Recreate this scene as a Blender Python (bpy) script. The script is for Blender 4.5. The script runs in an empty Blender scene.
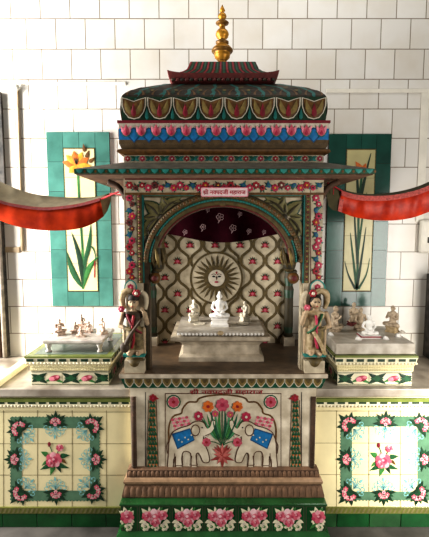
import bpy, math, random
from mathutils import Vector, Matrix
random.seed(7)
PI = math.pi
C = bpy.context.scene.collection
sc = bpy.context.scene

# ------------------------------------------------------------------ camera
F = 430.0
TH = math.radians(5.7)
CX, ZC = -0.037, 1.3545
cs, sn = math.cos(TH), math.sin(TH)
def at(px, py, Y):
    a = (px - 214.5) / F; b = -(py - 268.5) / F
    t = Y / (cs + b * sn)
    return CX + t * a, ZC + t * (b * cs - sn)
def XP(px, py, Y): return at(px, py, Y)[0]
def ZP(py, Y): return at(214.5, py, Y)[1]
cam = bpy.data.cameras.new('camera')
cam.sensor_fit = 'VERTICAL'; cam.sensor_height = 24.0; cam.sensor_width = 24.0 * 429 / 537
cam.lens = F / 537 * 24.0
cam.clip_start = 0.05
camo = bpy.data.objects.new('camera', cam); C.objects.link(camo)
camo.location = (CX, 0, ZC); camo.rotation_euler = (PI / 2 - TH, 0, 0)
sc.camera = camo

# ------------------------------------------------------------------ materials
def lin(h):
    h = h.lstrip('#')
    out = []
    for i in (0, 2, 4):
        c = int(h[i:i + 2], 16) / 255
        out.append(c / 12.92 if c <= 0.04045 else ((c + 0.055) / 1.055) ** 2.4)
    return out
M = {}
def mat(name, hexc, rough=0.55, var=0.25, scale=40, metal=0.0, spec=0.5, bump=0.0, hex2=None, coat=0.0):
    m = bpy.data.materials.new(name); m.use_nodes = True
    nt = m.node_tree; b = nt.nodes['Principled BSDF']
    tc = nt.nodes.new('ShaderNodeTexCoord')
    n = nt.nodes.new('ShaderNodeTexNoise'); n.inputs['Scale'].default_value = scale; n.inputs['Detail'].default_value = 4
    nt.links.new(tc.outputs['Object'], n.inputs['Vector'])
    r = nt.nodes.new('ShaderNodeValToRGB'); nt.links.new(n.outputs['Fac'], r.inputs['Fac'])
    c = lin(hexc); d = lin(hex2) if hex2 else [x * (1 - var) for x in c]
    r.color_ramp.elements[0].position = 0.32; r.color_ramp.elements[1].position = 0.68
    r.color_ramp.elements[0].color = (*d, 1)
    r.color_ramp.elements[1].color = (*[min(1, x * (1 + 0.4 * var)) for x in c], 1)
    nt.links.new(r.outputs['Color'], b.inputs['Base Color'])
    b.inputs['Roughness'].default_value = rough; b.inputs['Metallic'].default_value = metal
    b.inputs['Specular IOR Level'].default_value = spec; b.inputs['Coat Weight'].default_value = coat
    b.inputs['Coat Roughness'].default_value = 0.12
    if bump:
        bp = nt.nodes.new('ShaderNodeBump'); bp.inputs['Strength'].default_value = bump; bp.inputs['Distance'].default_value = 0.004
        nt.links.new(n.outputs['Fac'], bp.inputs['Height']); nt.links.new(bp.outputs['Normal'], b.inputs['Normal'])
    M[name] = m
    return m
def tilemat(name, c1, c2, grout, bw, bh, x0, z0, mortar=0.0026, offset=0.5, rough=0.25, dirt=0.0, axis='x', spec=0.5):
    m = bpy.data.materials.new(name); m.use_nodes = True
    nt = m.node_tree; b = nt.nodes['Principled BSDF']
    tc = nt.nodes.new('ShaderNodeTexCoord'); sx = nt.nodes.new('ShaderNodeSeparateXYZ'); cx = nt.nodes.new('ShaderNodeCombineXYZ')
    nt.links.new(tc.outputs['Object'], sx.inputs[0])
    for k, (src, off) in enumerate((('X' if axis == 'x' else 'Y', x0), ('Z', z0))):
        a = nt.nodes.new('ShaderNodeMath'); a.operation = 'SUBTRACT'; a.inputs[1].default_value = off
        nt.links.new(sx.outputs[src], a.inputs[0]); nt.links.new(a.outputs[0], cx.inputs[k])
    br = nt.nodes.new('ShaderNodeTexBrick'); br.offset = offset; br.offset_frequency = 2; br.squash = 1
    br.inputs['Scale'].default_value = 1; br.inputs['Brick Width'].default_value = bw; br.inputs['Row Height'].default_value = bh
    br.inputs['Mortar Size'].default_value = mortar; br.inputs['Mortar Smooth'].default_value = 0.2; br.inputs['Bias'].default_value = 0
    br.inputs['Color1'].default_value = (*lin(c1), 1); br.inputs['Color2'].default_value = (*lin(c2), 1); br.inputs['Mortar'].default_value = (*lin(grout), 1)
    nt.links.new(cx.outputs[0], br.inputs['Vector'])
    n = nt.nodes.new('ShaderNodeTexNoise'); n.inputs['Scale'].default_value = 6; n.inputs['Detail'].default_value = 6
    nt.links.new(tc.outputs['Object'], n.inputs['Vector'])
    r = nt.nodes.new('ShaderNodeValToRGB'); r.color_ramp.elements[0].position = 0.3; r.color_ramp.elements[1].position = 0.6
    v = 1 - dirt
    r.color_ramp.elements[0].color = (v, v * 0.97, v * 0.92, 1); r.color_ramp.elements[1].color = (1, 1, 1, 1)
    nt.links.new(n.outputs['Fac'], r.inputs['Fac'])
    mx = nt.nodes.new('ShaderNodeMix'); mx.data_type = 'RGBA'; mx.blend_type = 'MULTIPLY'; mx.inputs['Factor'].default_value = 1
    nt.links.new(br.outputs['Color'], mx.inputs['A']); nt.links.new(r.outputs['Color'], mx.inputs['B'])
    nt.links.new(mx.outputs['Result'], b.inputs['Base Color'])
    b.inputs['Roughness'].default_value = rough; b.inputs['Specular IOR Level'].default_value = spec
    bp = nt.nodes.new('ShaderNodeBump'); bp.inputs['Strength'].default_value = 0.4; bp.inputs['Distance'].default_value = 0.002; bp.invert = True
    nt.links.new(br.outputs['Fac'], bp.inputs['Height']); nt.links.new(bp.outputs['Normal'], b.inputs['Normal'])
    M[name] = m
    return m

mat('marble', '#c9c2b6', 0.4, 0.22, 18, hex2='#a79c8c')
mat('marble_white', '#e9e6e0', 0.4, 0.1, 30)
mat('marble_idol', '#dcd3bf', 0.45, 0.25, 60)
mat('marble_warm', '#c2b198', 0.5, 0.3, 70, hex2='#93806a')
mat('marble_old', '#c9bda9', 0.5, 0.3, 22, hex2='#a39682')
mat('counter_marble', '#b9b0a3', 0.35, 0.3, 9, hex2='#857a6c')
mat('stone', '#7b5d45', 0.75, 0.4, 25, bump=0.3)
mat('brown_course', '#5e4a2c', 0.7, 0.4, 40, bump=0.2)
mat('floor_brown', '#6d5a45', 0.5, 0.4, 14, hex2='#4f4031')
mat('panel_yellow_shaded', '#c9c08e', 0.3, 0.12, 12)  # panel yellow with shade put into the colour
mat('glaze_teal_shaded', '#205a4c', 0.2, 0.25, 12, coat=0.2)  # teal wall glaze darkened to carry the shrine's shade
mat('glaze_teal_dark_shaded', '#1c5245', 0.2, 0.25, 12, coat=0.2)
mat('tile_pink', '#d4687a', 0.3, 0.2, 80)
mat('tile_rose', '#b8405c', 0.3, 0.25, 80)
mat('tile_blush', '#e8a8b0', 0.3, 0.15, 80)
mat('stone_dark', '#553d2b', 0.8, 0.4, 30, bump=0.3)
mat('cream_paint', '#c4b89f', 0.6, 0.25, 25, hex2='#a1947c')
mat('panel_cream', '#e2d7c2', 0.6, 0.25, 14, hex2='#b5a78e')
mat('outline', '#5b3a22', 0.7)
mat('ink', '#1d1712', 0.7)
mat('gold_brown', '#6e4a1c', 0.5, 0.45, 60)
mat('olive', '#5f4f2a', 0.6, 0.4, 60)
mat('olive_light', '#85713d', 0.6, 0.3, 60)
mat('olive_leaf', '#7a7347', 0.6, 0.3, 60)
mat('olive_dark', '#3a3119', 0.65, 0.4, 50)
mat('dome_brown', '#3e301b', 0.6, 0.5, 35, hex2='#17120a')
mat('teal', '#1b6d66', 0.5, 0.3, 60)
mat('teal_light', '#2f8a80', 0.5, 0.25, 60)
mat('sea_green', '#17573c', 0.5, 0.3, 60)
mat('leaf', '#205a33', 0.5, 0.35, 60)
mat('leaf_bright', '#4f8f62', 0.5, 0.3, 60)
mat('leaf_deep', '#1a4a2a', 0.5, 0.3, 60)
mat('leaf_dark', '#163a22', 0.5, 0.35, 60)
mat('leaf_mid', '#3f7f3e', 0.5, 0.3, 60)
mat('blue', '#1a78b0', 0.5, 0.25, 60)
mat('blue_deep', '#1b4f7c', 0.5, 0.3, 60)
mat('pink', '#c4586a', 0.5, 0.25, 80)
mat('pink_light', '#eb93a2', 0.5, 0.2, 80)
mat('rose', '#b02c4c', 0.5, 0.3, 80)
mat('red', '#9c1c28', 0.5, 0.3, 80)
mat('crimson', '#7c1426', 0.55, 0.3, 60)
mat('red_brown', '#6b2722', 0.6, 0.35, 60)
mat('terracotta', '#9a3a34', 0.6, 0.3, 60)
mat('terracotta_pale', '#c06a62', 0.6, 0.3, 60)
mat('orange', '#d9742b', 0.5, 0.25, 80)
mat('white_paint', '#d3c9b6', 0.5, 0.12, 60)
mat('yellow', '#d8a535', 0.5, 0.3, 60)
mat('brass', '#c08a2a', 0.42, 0.35, 30, metal=0.45)
mat('dome_grey', '#5c5748', 0.7, 0.4, 30)
mat('brass_dark', '#7d5718', 0.45, 0.35, 30, metal=0.4)
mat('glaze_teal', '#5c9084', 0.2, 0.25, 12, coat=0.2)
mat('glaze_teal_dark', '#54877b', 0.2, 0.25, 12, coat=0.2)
mat('glaze_green', '#26552c', 0.16, 0.35, 14, coat=0.4)
mat('glaze_green_dark', '#0b4f22', 0.2, 0.35, 14, coat=0.3)
mat('glaze_lime', '#7d8748', 0.22, 0.2, 20, coat=0.2)
mat('glaze_olive', '#6f7138', 0.25, 0.2, 20)
mat('top_grey', '#6f7d70', 0.25, 0.2, 14)
mat('stone_highlight', '#a5876a', 0.4, 0.3, 30)  # plinth roll's specular highlight painted as a paler stone
mat('tile_pale', '#f3ccd0', 0.3, 0.1, 80)
mat('glaze_cream', '#e6dab0', 0.22, 0.08, 10, coat=0.25)
mat('glaze_ivory', '#ece4c6', 0.22, 0.1, 20, coat=0.2)
mat('frame_sage', '#5f8268', 0.25, 0.2, 25, coat=0.2)
mat('filigree', '#86bdbd', 0.3, 0.1, 30)
mat('grout', '#4e4638', 0.8)
mat('grout_pale', '#9c8f6a', 0.8)
mat('maroon_cloth', '#2f0510', 0.95, 0.3, 30, spec=0.05)
mat('print_white', '#c9a9a9', 0.8)
mat('cloth_orange', '#a5330c', 0.85, 0.3, 14, hex2='#7d1f07', bump=0.3, spec=0.1)
mat('cloth_red', '#c93a12', 0.45, 0.3, 22, hex2='#a3240b', bump=0.6, spec=0.3)
mat('cloth_trim', '#7e2a2a', 0.6, 0.4, 90)
mat('cloth_trim_pink', '#cf6a62', 0.45, 0.4, 120)
mat('lining', '#857a62', 0.85, 0.25, 20, bump=0.4)
mat('lining_dark', '#4a4428', 0.85, 0.3, 20)
mat('cord', '#a3262c', 0.7)
mat('sign_white', '#f2dcdc', 0.4, 0.05)
mat('sign_red', '#c01f3a', 0.5)
mat('pvc', '#e8e3d6', 0.4, 0.08, 20)
mat('pvc_old', '#b5a285', 0.5, 0.2, 20)
mat('skin_paint', '#b59d7e', 0.6, 0.3, 80)
mat('hair_dark', '#2b2218', 0.7)
mat('dress_olive', '#7e6d45', 0.65, 0.45, 60, hex2='#4a3c22')
mat('dress_beige', '#b5a283', 0.65, 0.4, 60, hex2='#8d7850')
mat('dress_dark', '#4b3a25', 0.65, 0.4, 60)
mat('floor_stone', '#5a5550', 0.6, 0.35, 8, hex2='#3f3b37')
mat('jamb', '#4c4741', 0.7, 0.5, 30, hex2='#22201d', bump=0.5)
mat('jamb_light', '#a39a8c', 0.7, 0.4, 30)
mat('panel_yellow', '#e6dcae', 0.25, 0.08, 12, coat=0.2)
mat('statuette', '#e0d2c4', 0.45, 0.3, 90, hex2='#b08f7a')
mat('marble_table', '#cdc6bf', 0.35, 0.2, 20, hex2='#a39a92')
Xj, Zj = at(58.5, 109, 2.27); BW = (XP(379, 97, 2.27) - XP(58.5, 97, 2.27)) / 11; BH = (Zj - ZP(306.5, 2.27)) / 7
tilemat('wall_tiles', '#e6e3dd', '#dedad3', '#8d8273', BW, BH, Xj - BW / 2, Zj, mortar=0.0024, rough=0.22, dirt=0.07)

# ------------------------------------------------------------------ mesh builder
class MB:
    def __init__(s): s.v = []; s.f = []; s.m = []; s.sm = []
    def add(s, vs, fs, m, smooth=False):
        b = len(s.v); s.v += [tuple(p) for p in vs]
        for k, f in enumerate(fs):
            s.f.append([b + i for i in f]); s.m.append(m if isinstance(m, str) else m[k]); s.sm.append(smooth)
    def box(s, x0, x1, y0, y1, z0, z1, m):
        vs = [(x, y, z) for z in (z0, z1) for y in (y0, y1) for x in (x0, x1)]
        s.add(vs, [(0, 2, 3, 1), (4, 5, 7, 6), (0, 1, 5, 4), (1, 3, 7, 5), (3, 2, 6, 7), (2, 0, 4, 6)], m)
    def lathe(s, c, prof, m, n=28, smooth=True, ribs=0, ribd=0.0):
        vs, fs, ms = [], [], []
        for (r, z) in prof:
            for k in range(n):
                a = 2 * PI * k / n
                rr = r * (1 + (ribd * math.cos(ribs * a) if ribs else 0))
                vs.append((c[0] + rr * math.cos(a), c[1] + rr * math.sin(a), c[2] + z))
        for i in range(len(prof) - 1):
            for k in range(n):
                k2 = (k + 1) % n
                fs.append((i * n + k, i * n + k2, (i + 1) * n + k2, (i + 1) * n + k)); ms.append(m if isinstance(m, str) else m(i))
        fs.append(tuple(range(n))[::-1]); ms.append(ms[0])
        fs.append(tuple((len(prof) - 1) * n + k for k in range(n))); ms.append(ms[-2])
        s.add(vs, fs, ms, smooth)
    def tube(s, pts, r, m, n=8, smooth=True):
        pts = [Vector(p) for p in pts]; rr = r if isinstance(r, (list, tuple)) else [r] * len(pts)
        vs, fs = [], []
        up = Vector((0, 1, 0.13)).normalized()
        for i, p in enumerate(pts):
            t = (pts[min(i + 1, len(pts) - 1)] - pts[max(i - 1, 0)]).normalized()
            a = t.cross(up)
            if a.length < 1e-4: a = t.cross(Vector((1, 0, 0)))
            a.normalize(); b = t.cross(a)
            for k in range(n):
                q = 2 * PI * k / n
                vs.append(p + rr[i] * (math.cos(q) * a + math.sin(q) * b))
        for i in range(len(pts) - 1):
            for k in range(n):
                k2 = (k + 1) % n
                fs.append((i * n + k, i * n + k2, (i + 1) * n + k2, (i + 1) * n + k))
        fs.append(tuple(range(n))[::-1]); fs.append(tuple((len(pts) - 1) * n + k for k in range(n)))
        s.add(vs, fs, m, smooth)
    def ball(s, c, r, m, nu=14, nv=9):
        r = r if isinstance(r, (tuple, list)) else (r, r, r)
        vs = [(c[0], c[1], c[2] - r[2])]; fs = []
        for i in range(1, nv):
            p = PI * i / nv
            for k in range(nu):
                a = 2 * PI * k / nu
                vs.append((c[0] + r[0] * math.sin(p) * math.cos(a), c[1] + r[1] * math.sin(p) * math.sin(a), c[2] - r[2] * math.cos(p)))
        vs.append((c[0], c[1], c[2] + r[2])); L = len(vs) - 1
        for k in range(nu):
            k2 = (k + 1) % nu
            fs.append((0, 1 + k2, 1 + k)); fs.append((L, L - nu + k, L - nu + k2))
            for i in range(nv - 2):
                a = 1 + i * nu
                fs.append((a + k, a + k2, a + nu + k2, a + nu + k))
        s.add(vs, fs, m, True)
    def rectloft(s, rings, m, nx=1, ny=1, smooth=False, cap=True, lift=None):
        """rings: (x0,x1,y0,y1,z); m a name or m(ring, side, j)"""
        per = 2 * (nx + ny); vs = []; fs = []; ms = []
        for ri, (x0, x1, y0, y1, z) in enumerate(rings):
            pts = [(x0 + (x1 - x0) * k / nx, y0) for k in range(nx)] + [(x1, y0 + (y1 - y0) * k / ny) for k in range(ny)]
            pts += [(x1 + (x0 - x1) * k / nx, y1) for k in range(nx)] + [(x0, y1 + (y0 - y1) * k / ny) for k in range(ny)]
            for (x, y) in pts:
                dz = 0
                if lift:
                    u = abs((x - (x0 + x1) / 2) / ((x1 - x0) / 2 + 1e-9)); w = abs((y - (y0 + y1) / 2) / ((y1 - y0) / 2 + 1e-9))
                    dz = lift[ri] * (u * w) ** 6
                vs.append((x, y, z + dz))
        for i in range(len(rings) - 1):
            for k in range(per):
                k2 = (k + 1) % per
                fs.append((i * per + k, i * per + k2, (i + 1) * per + k2, (i + 1) * per + k))
                side = 0 if k < nx else 1 if k < nx + ny else 2 if k < 2 * nx + ny else 3
                ms.append(m if isinstance(m, str) else m(i, side, k))
        if cap:
            fs.append(tuple(range(per))[::-1]); ms.append(ms[0]); fs.append(tuple((len(rings) - 1) * per + k for k in range(per))); ms.append(ms[-2])
        s.add(vs, fs, ms, smooth)
    def build(s, name, parent=None, bevel=0.0):
        me = bpy.data.meshes.new(name)
        me.from_pydata(s.v, [], s.f)
        names = sorted(set(s.m)); idx = {n: i for i, n in enumerate(names)}
        for n in names: me.materials.append(M[n])
        me.polygons.foreach_set('material_index', [idx[n] for n in s.m])
        me.polygons.foreach_set('use_smooth', s.sm)
        me.update()
        o = bpy.data.objects.new(name, me); C.objects.link(o)
        if parent is not None:
            o.parent = parent
            P = Vector(parent.location) if parent.parent is None else Vector(parent.location) + Vector(parent.parent.location)
            if P.length > 1e-9:
                me.transform(Matrix.Translation(-P))
        if bevel:
            b = o.modifiers.new('bevel', 'BEVEL'); b.width = bevel; b.segments = 2; b.limit_method = 'ANGLE'; b.angle_limit = math.radians(50)
        return o

class Art:
    """painted and carved ornament laid on a surface of the mesh it belongs to; mp(u, v, h) -> point h above the surface"""
    def __init__(s, mb, mp): s.mb = mb; s.mp = mp
    def poly(s, pts, m, h=0.001, dome=0.0):
        if dome:
            cx = sum(p[0] for p in pts) / len(pts); cy = sum(p[1] for p in pts) / len(pts); n = len(pts)
            mid = [((p[0] * .55 + cx * .45), (p[1] * .55 + cy * .45)) for p in pts]
            vs = [s.mp(p[0], p[1], h) for p in pts] + [s.mp(p[0], p[1], h + dome * .8) for p in mid] + [s.mp(cx, cy, h + dome)]
            fs = []
            for k in range(n):
                k2 = (k + 1) % n
                fs += [(k, k2, n + k2, n + k), (n + k, n + k2, 2 * n)]
            s.mb.add(vs, fs, m, True)
        else:
            s.mb.add([s.mp(p[0], p[1], h) for p in pts], [tuple(range(len(pts)))], m)
    def rect(s, x0, y0, x1, y1, m, h=0.001): s.poly([(x0, y0), (x1, y0), (x1, y1), (x0, y1)], m, h)
    def ell(s, cx, cy, rx, ry, m, h=0.001, ang=0.0, dome=0.0, n=14):
        ca, sa = math.cos(ang), math.sin(ang)
        s.poly([(cx + rx * math.cos(t) * ca - ry * math.sin(t) * sa, cy + rx * math.cos(t) * sa + ry * math.sin(t) * ca) for t in (2 * PI * k / n for k in range(n))], m, h, dome)
    def leaf(s, x, y, L, w, ang, m, h=0.001, dome=0.0, blunt=0.5, bend=0.0, n=6):
        """pointed leaf from (x,y) along ang (radians)"""
        ca, sa = math.cos(ang), math.sin(ang); up, dn = [], []
        for k in range(n + 1):
            t = k / n; ww = w * 0.5 * math.sin(PI * t ** blunt) if 0 < k < n else 0
            c = bend * L * math.sin(PI * t) 
            up.append((t * L, c + ww)); dn.append((t * L, c - ww))
        pts = up + dn[-2:0:-1]
        s.poly([(x + p * ca - q * sa, y + p * sa + q * ca) for p, q in pts], m, h, dome)
    def rib(s, pts, w, m, h=0.001, smooth=True, taper=False):
        if smooth and len(pts) > 2: pts = spline(pts, 5)
        L, R = [], []
        for i, p in enumerate(pts):
            a = pts[max(i - 1, 0)]; b = pts[min(i + 1, len(pts) - 1)]
            dx, dy = b[0] - a[0], b[1] - a[1]; d = math.hypot(dx, dy) or 1
            ww = w * 0.5 * ((1 - 0.85 * i / (len(pts) - 1)) if taper else 1)
            L.append((p[0] - dy / d * ww, p[1] + dx / d * ww)); R.append((p[0] + dy / d * ww, p[1] - dx / d * ww))
        n = len(pts)
        vs = [s.mp(q[0], q[1], h) for q in L + R]
        s.mb.add(vs, [(i, i + 1, n + i + 1, n + i) for i in range(n - 1)], m)
    def ring(s, cx, cy, r0, r1, m, h=0.001, n=28, a0=0, a1=2 * PI, sy=1.0):
        k = [a0 + (a1 - a0) * i / n for i in range(n + 1)]
        vs = [s.mp(cx + r0 * math.cos(t), cy + sy * r0 * math.sin(t), h) for t in k] + [s.mp(cx + r1 * math.cos(t), cy + sy * r1 * math.sin(t), h) for t in k]
        s.mb.add(vs, [(i, i + 1, n + 2 + i, n + 1 + i) for i in range(n)], m)
    def flower(s, x, y, r, m, mc, h=0.001, n=5, a0=-PI / 2, dome=0.0, back=None):
        if back: s.ell(x, y, r * 1.18, r * 1.18, back, h - 0.0003)
        for k in range(n):
            a = a0 + 2 * PI * k / n
            s.ell(x + r * .55 * math.cos(a), y + r * .55 * math.sin(a), r * .5, r * .42, m, h + 0.0002 * (k % 3), a, dome, 9)
        s.ell(x, y, r * .3, r * .3, mc, h + 0.0012 + dome, n=8)
    def rose(s, x, y, r, h=0.001, a='tile_rose', b='tile_pink', c='tile_blush'):
        for k in range(7):
            t = 2 * PI * k / 7
            s.ell(x + r * .55 * math.cos(t), y + r * .5 * math.sin(t), r * .5, r * .4, (b, c, b, a)[k % 4], h + .0002 * (k % 3), t + .5, .0006, 9)
        s.ell(x, y, r * .55, r * .5, b, h + .0009, n=10); s.ell(x + r * .08, y - r * .05, r * .36, r * .32, a, h + .0013, n=9)
        s.ell(x - r * .05, y - r * .1, r * .2, r * .16, c, h + .0017, n=8)

def spline(pts, n=6):
    out = []
    for i in range(len(pts) - 1):
        p0 = pts[max(i - 1, 0)]; p1 = pts[i]; p2 = pts[i + 1]; p3 = pts[min(i + 2, len(pts) - 1)]
        for k in range(n):
            t = k / n
            out.append(tuple(0.5 * (2 * p1[j] + (p2[j] - p0[j]) * t + (2 * p0[j] - 5 * p1[j] + 4 * p2[j] - p3[j]) * t * t + (3 * p1[j] - p0[j] - 3 * p2[j] + p3[j]) * t ** 3) for j in range(len(p1))))
    out.append(tuple(pts[-1]))
    return out
def PM(Y):                       # photo-measured drawing on the upright plane at depth Y, in metres once mapped
    def f(u, v, h):
        x, z = at(u, v, Y); return (x, Y - h, z)
    return f
def FRONT(Y): return lambda u, v, h: (u, Y - h, v)
def LEFT(X): return lambda u, v, h: (X - h, u, v)
def RIGHT(X): return lambda u, v, h: (X + h, u, v)

def empty(name, loc): 
    o = bpy.data.objects.new(name, None); C.objects.link(o); o.location = loc; o.empty_display_size = 0.05
    return o
def tag(o, label=None, cat=None, group=None, kind=None):
    if label: o['label'] = label
    if cat: o['category'] = cat
    if group: o['group'] = group
    if kind: o['kind'] = kind
    return o

def sculpt(name, prims, voxel, m, parent=None, smooth_it=3, paint=None, xf=None):
    """one continuous surface grown from overlapping tapered limbs: ('e', c, (rx,ry,rz)) or ('c', p0, r0, p1, r1)"""
    b = MB()
    for p in prims:
        if p[0] == 'e': b.ball(p[1], p[2], 'marble', 16, 10)
        else:
            p0, r0, p1, r1 = Vector(p[1]), p[2], Vector(p[3]), p[4]
            n = 5
            b.tube([p0.lerp(p1, k / n) for k in range(n + 1)], [r0 + (r1 - r0) * k / n for k in range(n + 1)], 'marble', 12)
            b.ball(p0, r0, 'marble', 12, 8); b.ball(p1, r1, 'marble', 12, 8)
    me = bpy.data.meshes.new(name + '_raw'); me.from_pydata([Vector(v) for v in b.v], [], b.f)
    if xf: me.transform(xf)
    o = bpy.data.objects.new(name + '_raw', me); C.objects.link(o)
    md = o.modifiers.new('r', 'REMESH'); md.mode = 'VOXEL'; md.voxel_size = voxel; md.use_smooth_shade = True
    ms = o.modifiers.new('s', 'SMOOTH'); ms.factor = 0.5; ms.iterations = smooth_it
    bpy.context.view_layer.update()
    dg = bpy.context.evaluated_depsgraph_get()
    new = bpy.data.meshes.new_from_object(o.evaluated_get(dg)); new.name = name
    bpy.data.objects.remove(o); bpy.data.meshes.remove(me)
    new.materials.clear()
    mats = [m] if isinstance(m, str) else m
    for q in mats: new.materials.append(M[q])
    for p in new.polygons:
        p.use_smooth = True
        p.material_index = paint(p.center) if paint else 0
    r = bpy.data.objects.new(name, new); C.objects.link(r)
    if parent is not None:
        r.parent = parent
        P = Vector(parent.location)
        new.transform(Matrix.Translation(-P))
    return r

def lettering(mb, parts, x0, x1, z0, z1, Y, m):
    """parts: list of (text, x-shift); fitted between x0 and x1, upright on the plane Y facing the viewer"""
    vs, fs = [], []
    cur = bpy.data.curves.new('lettering', 'FONT'); cur.size = 1; cur.body = parts; cur.offset = 0.012
    o = bpy.data.objects.new('lettering_raw', cur); C.objects.link(o)
    bpy.context.view_layer.update()
    me = bpy.data.meshes.new_from_object(o.evaluated_get(bpy.context.evaluated_depsgraph_get()))
    vs = [(v.co.x, v.co.y) for v in me.vertices]; fs = [tuple(p.vertices) for p in me.polygons]
    bpy.data.objects.remove(o); bpy.data.meshes.remove(me); bpy.data.curves.remove(cur)
    # the ra-stroke of the first conjunct
    b = len(vs); vs += [(0.52, 0.26), (0.52, 0.17), (0.22, -0.10), (0.17, -0.03)]; fs.append((b, b + 1, b + 2, b + 3))
    xa = min(v[0] for v in vs); xb = max(v[0] for v in vs); ya = min(v[1] for v in vs); yb = max(v[1] for v in vs)
    mb.add([(x0 + (v[0] - xa) / (xb - xa) * (x1 - x0), Y, z0 + (v[1] - ya) / (yb - ya) * (z1 - z0)) for v in vs], fs, m)

# ------------------------------------------------------------------ setting
b = MB(); b.box(-1.9, 1.9, 2.27, 2.40, 0, 2.7, 'wall_tiles'); tag(b.build('wall_back'), kind='structure')
b = MB(); b.box(-1.9, 1.9, 0.3, 2.40, -0.12, 0.0, 'floor_stone'); tag(b.build('floor'), kind='structure')
XL = XP(8, 300, 2.27); XR = XP(424.5, 320, 2.27)
zc0 = ZP(389, 1.795)
b = MB()
b.box(XL - 0.16, XL, 2.235, 2.269, zc0 + .003, ZP(212, 2.25), 'jamb')
for k, (dx, ww, mm) in enumerate(((0.004, .012, 'jamb_light'), (0.002, .01, 'stone_dark'))):
    b.tube([(XL - .012 - .022 * k, 2.233, zc0 + .004), (XL - .012 - .022 * k, 2.233, ZP(214, 2.25))], ww, mm, 8)
b.box(XL - .16, XP(3.5, 150, 2.255), 2.25, 2.269, ZP(212, 2.25), ZP(92, 2.25), 'jamb')
tag(b.build('wall_left'), kind='structure')
b = MB()
b.box(XR, XR + 0.16, 2.12, 2.269, zc0 + .003, ZP(275, 2.2), 'jamb')
b.tube([(XR - .004, 2.16, zc0 + .004), (XR - .004, 2.16, ZP(277, 2.2))], .012, 'jamb_light', 8)
tag(b.build('wall_right'), kind='structure')

# conduits and box on the wall
def conduit(name, pts, r, m, label):
    b = MB(); b.tube(pts, r, m, 10)
    for p in pts[1:-1]: b.ball(p, r * 1.35, m)
    o = b.build(name); tag(o, label, 'conduit', 'plastic conduits on the white tiled wall'); return o
Yc = 2.258
def W(px, py, Y=Yc):
    x, z = at(px, py, Y); return (x, Y, z)
def flat_trunk(x0, y0, x1, y1, m, mb, d=0.012):
    a = at(x0, y0, 2.27); c = at(x1, y1, 2.27)
    mb.box(min(a[0], c[0]), max(a[0], c[0]), 2.27 - d * .5, 2.269, min(a[1], c[1]), max(a[1], c[1]), m)
b = MB(); flat_trunk(-8, 82, 126, 85.4, 'pvc', b)
tag(b.build('cable_trunking', None, .002), 'long white horizontal plastic trunking across the wall left of the dome', 'trunking')
b = MB(); flat_trunk(326, 89, 440, 93, 'pvc', b)
tag(b.build('cable_trunking', None, .002), 'long white horizontal plastic trunking across the wall right of the dome', 'trunking')
b = MB(); b.tube([W(17.8, 89, 2.264), W(22.5, 251, 2.264)], .007, 'pvc_old', 10)
q = b.build('wall_conduit'); tag(q, 'thin beige upright conduit beside the left swag, ending below it', 'conduit')
b2 = MB(); b2.ball(W(16.5, 87.5, 2.252), (.016, .014, .016), 'pvc'); b2.build('elbow', q)
b = MB(); flat_trunk(-8, 247, 20, 252.5, 'pvc_old', b)
tag(b.build('cable_trunking', None, .002), 'short beige horizontal trunking stub below the left swag', 'trunking')
b = MB(); flat_trunk(421, 93, 423, 222, 'pvc', b)
q = b.build('wall_conduit', None, .002); tag(q, 'slim white upright conduit at the right, above the rounded box', 'conduit')
b = MB()
x0, z0 = at(417, 253, 2.27); x1, z1 = at(445, 220, 2.27)
b.box(x0, x1, 2.235, 2.269, z0, z1, 'pvc')
q = b.build('switch_box', None, .012); tag(q, 'white rounded switch box on the wall at the right edge', 'switch box')
b = MB(); x2, z2 = at(427.5, 243, 2.235); b.box(x2, x2 + .03, 2.231, 2.236, z2, z2 + .03, 'jamb'); b.build('switch', q)

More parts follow.
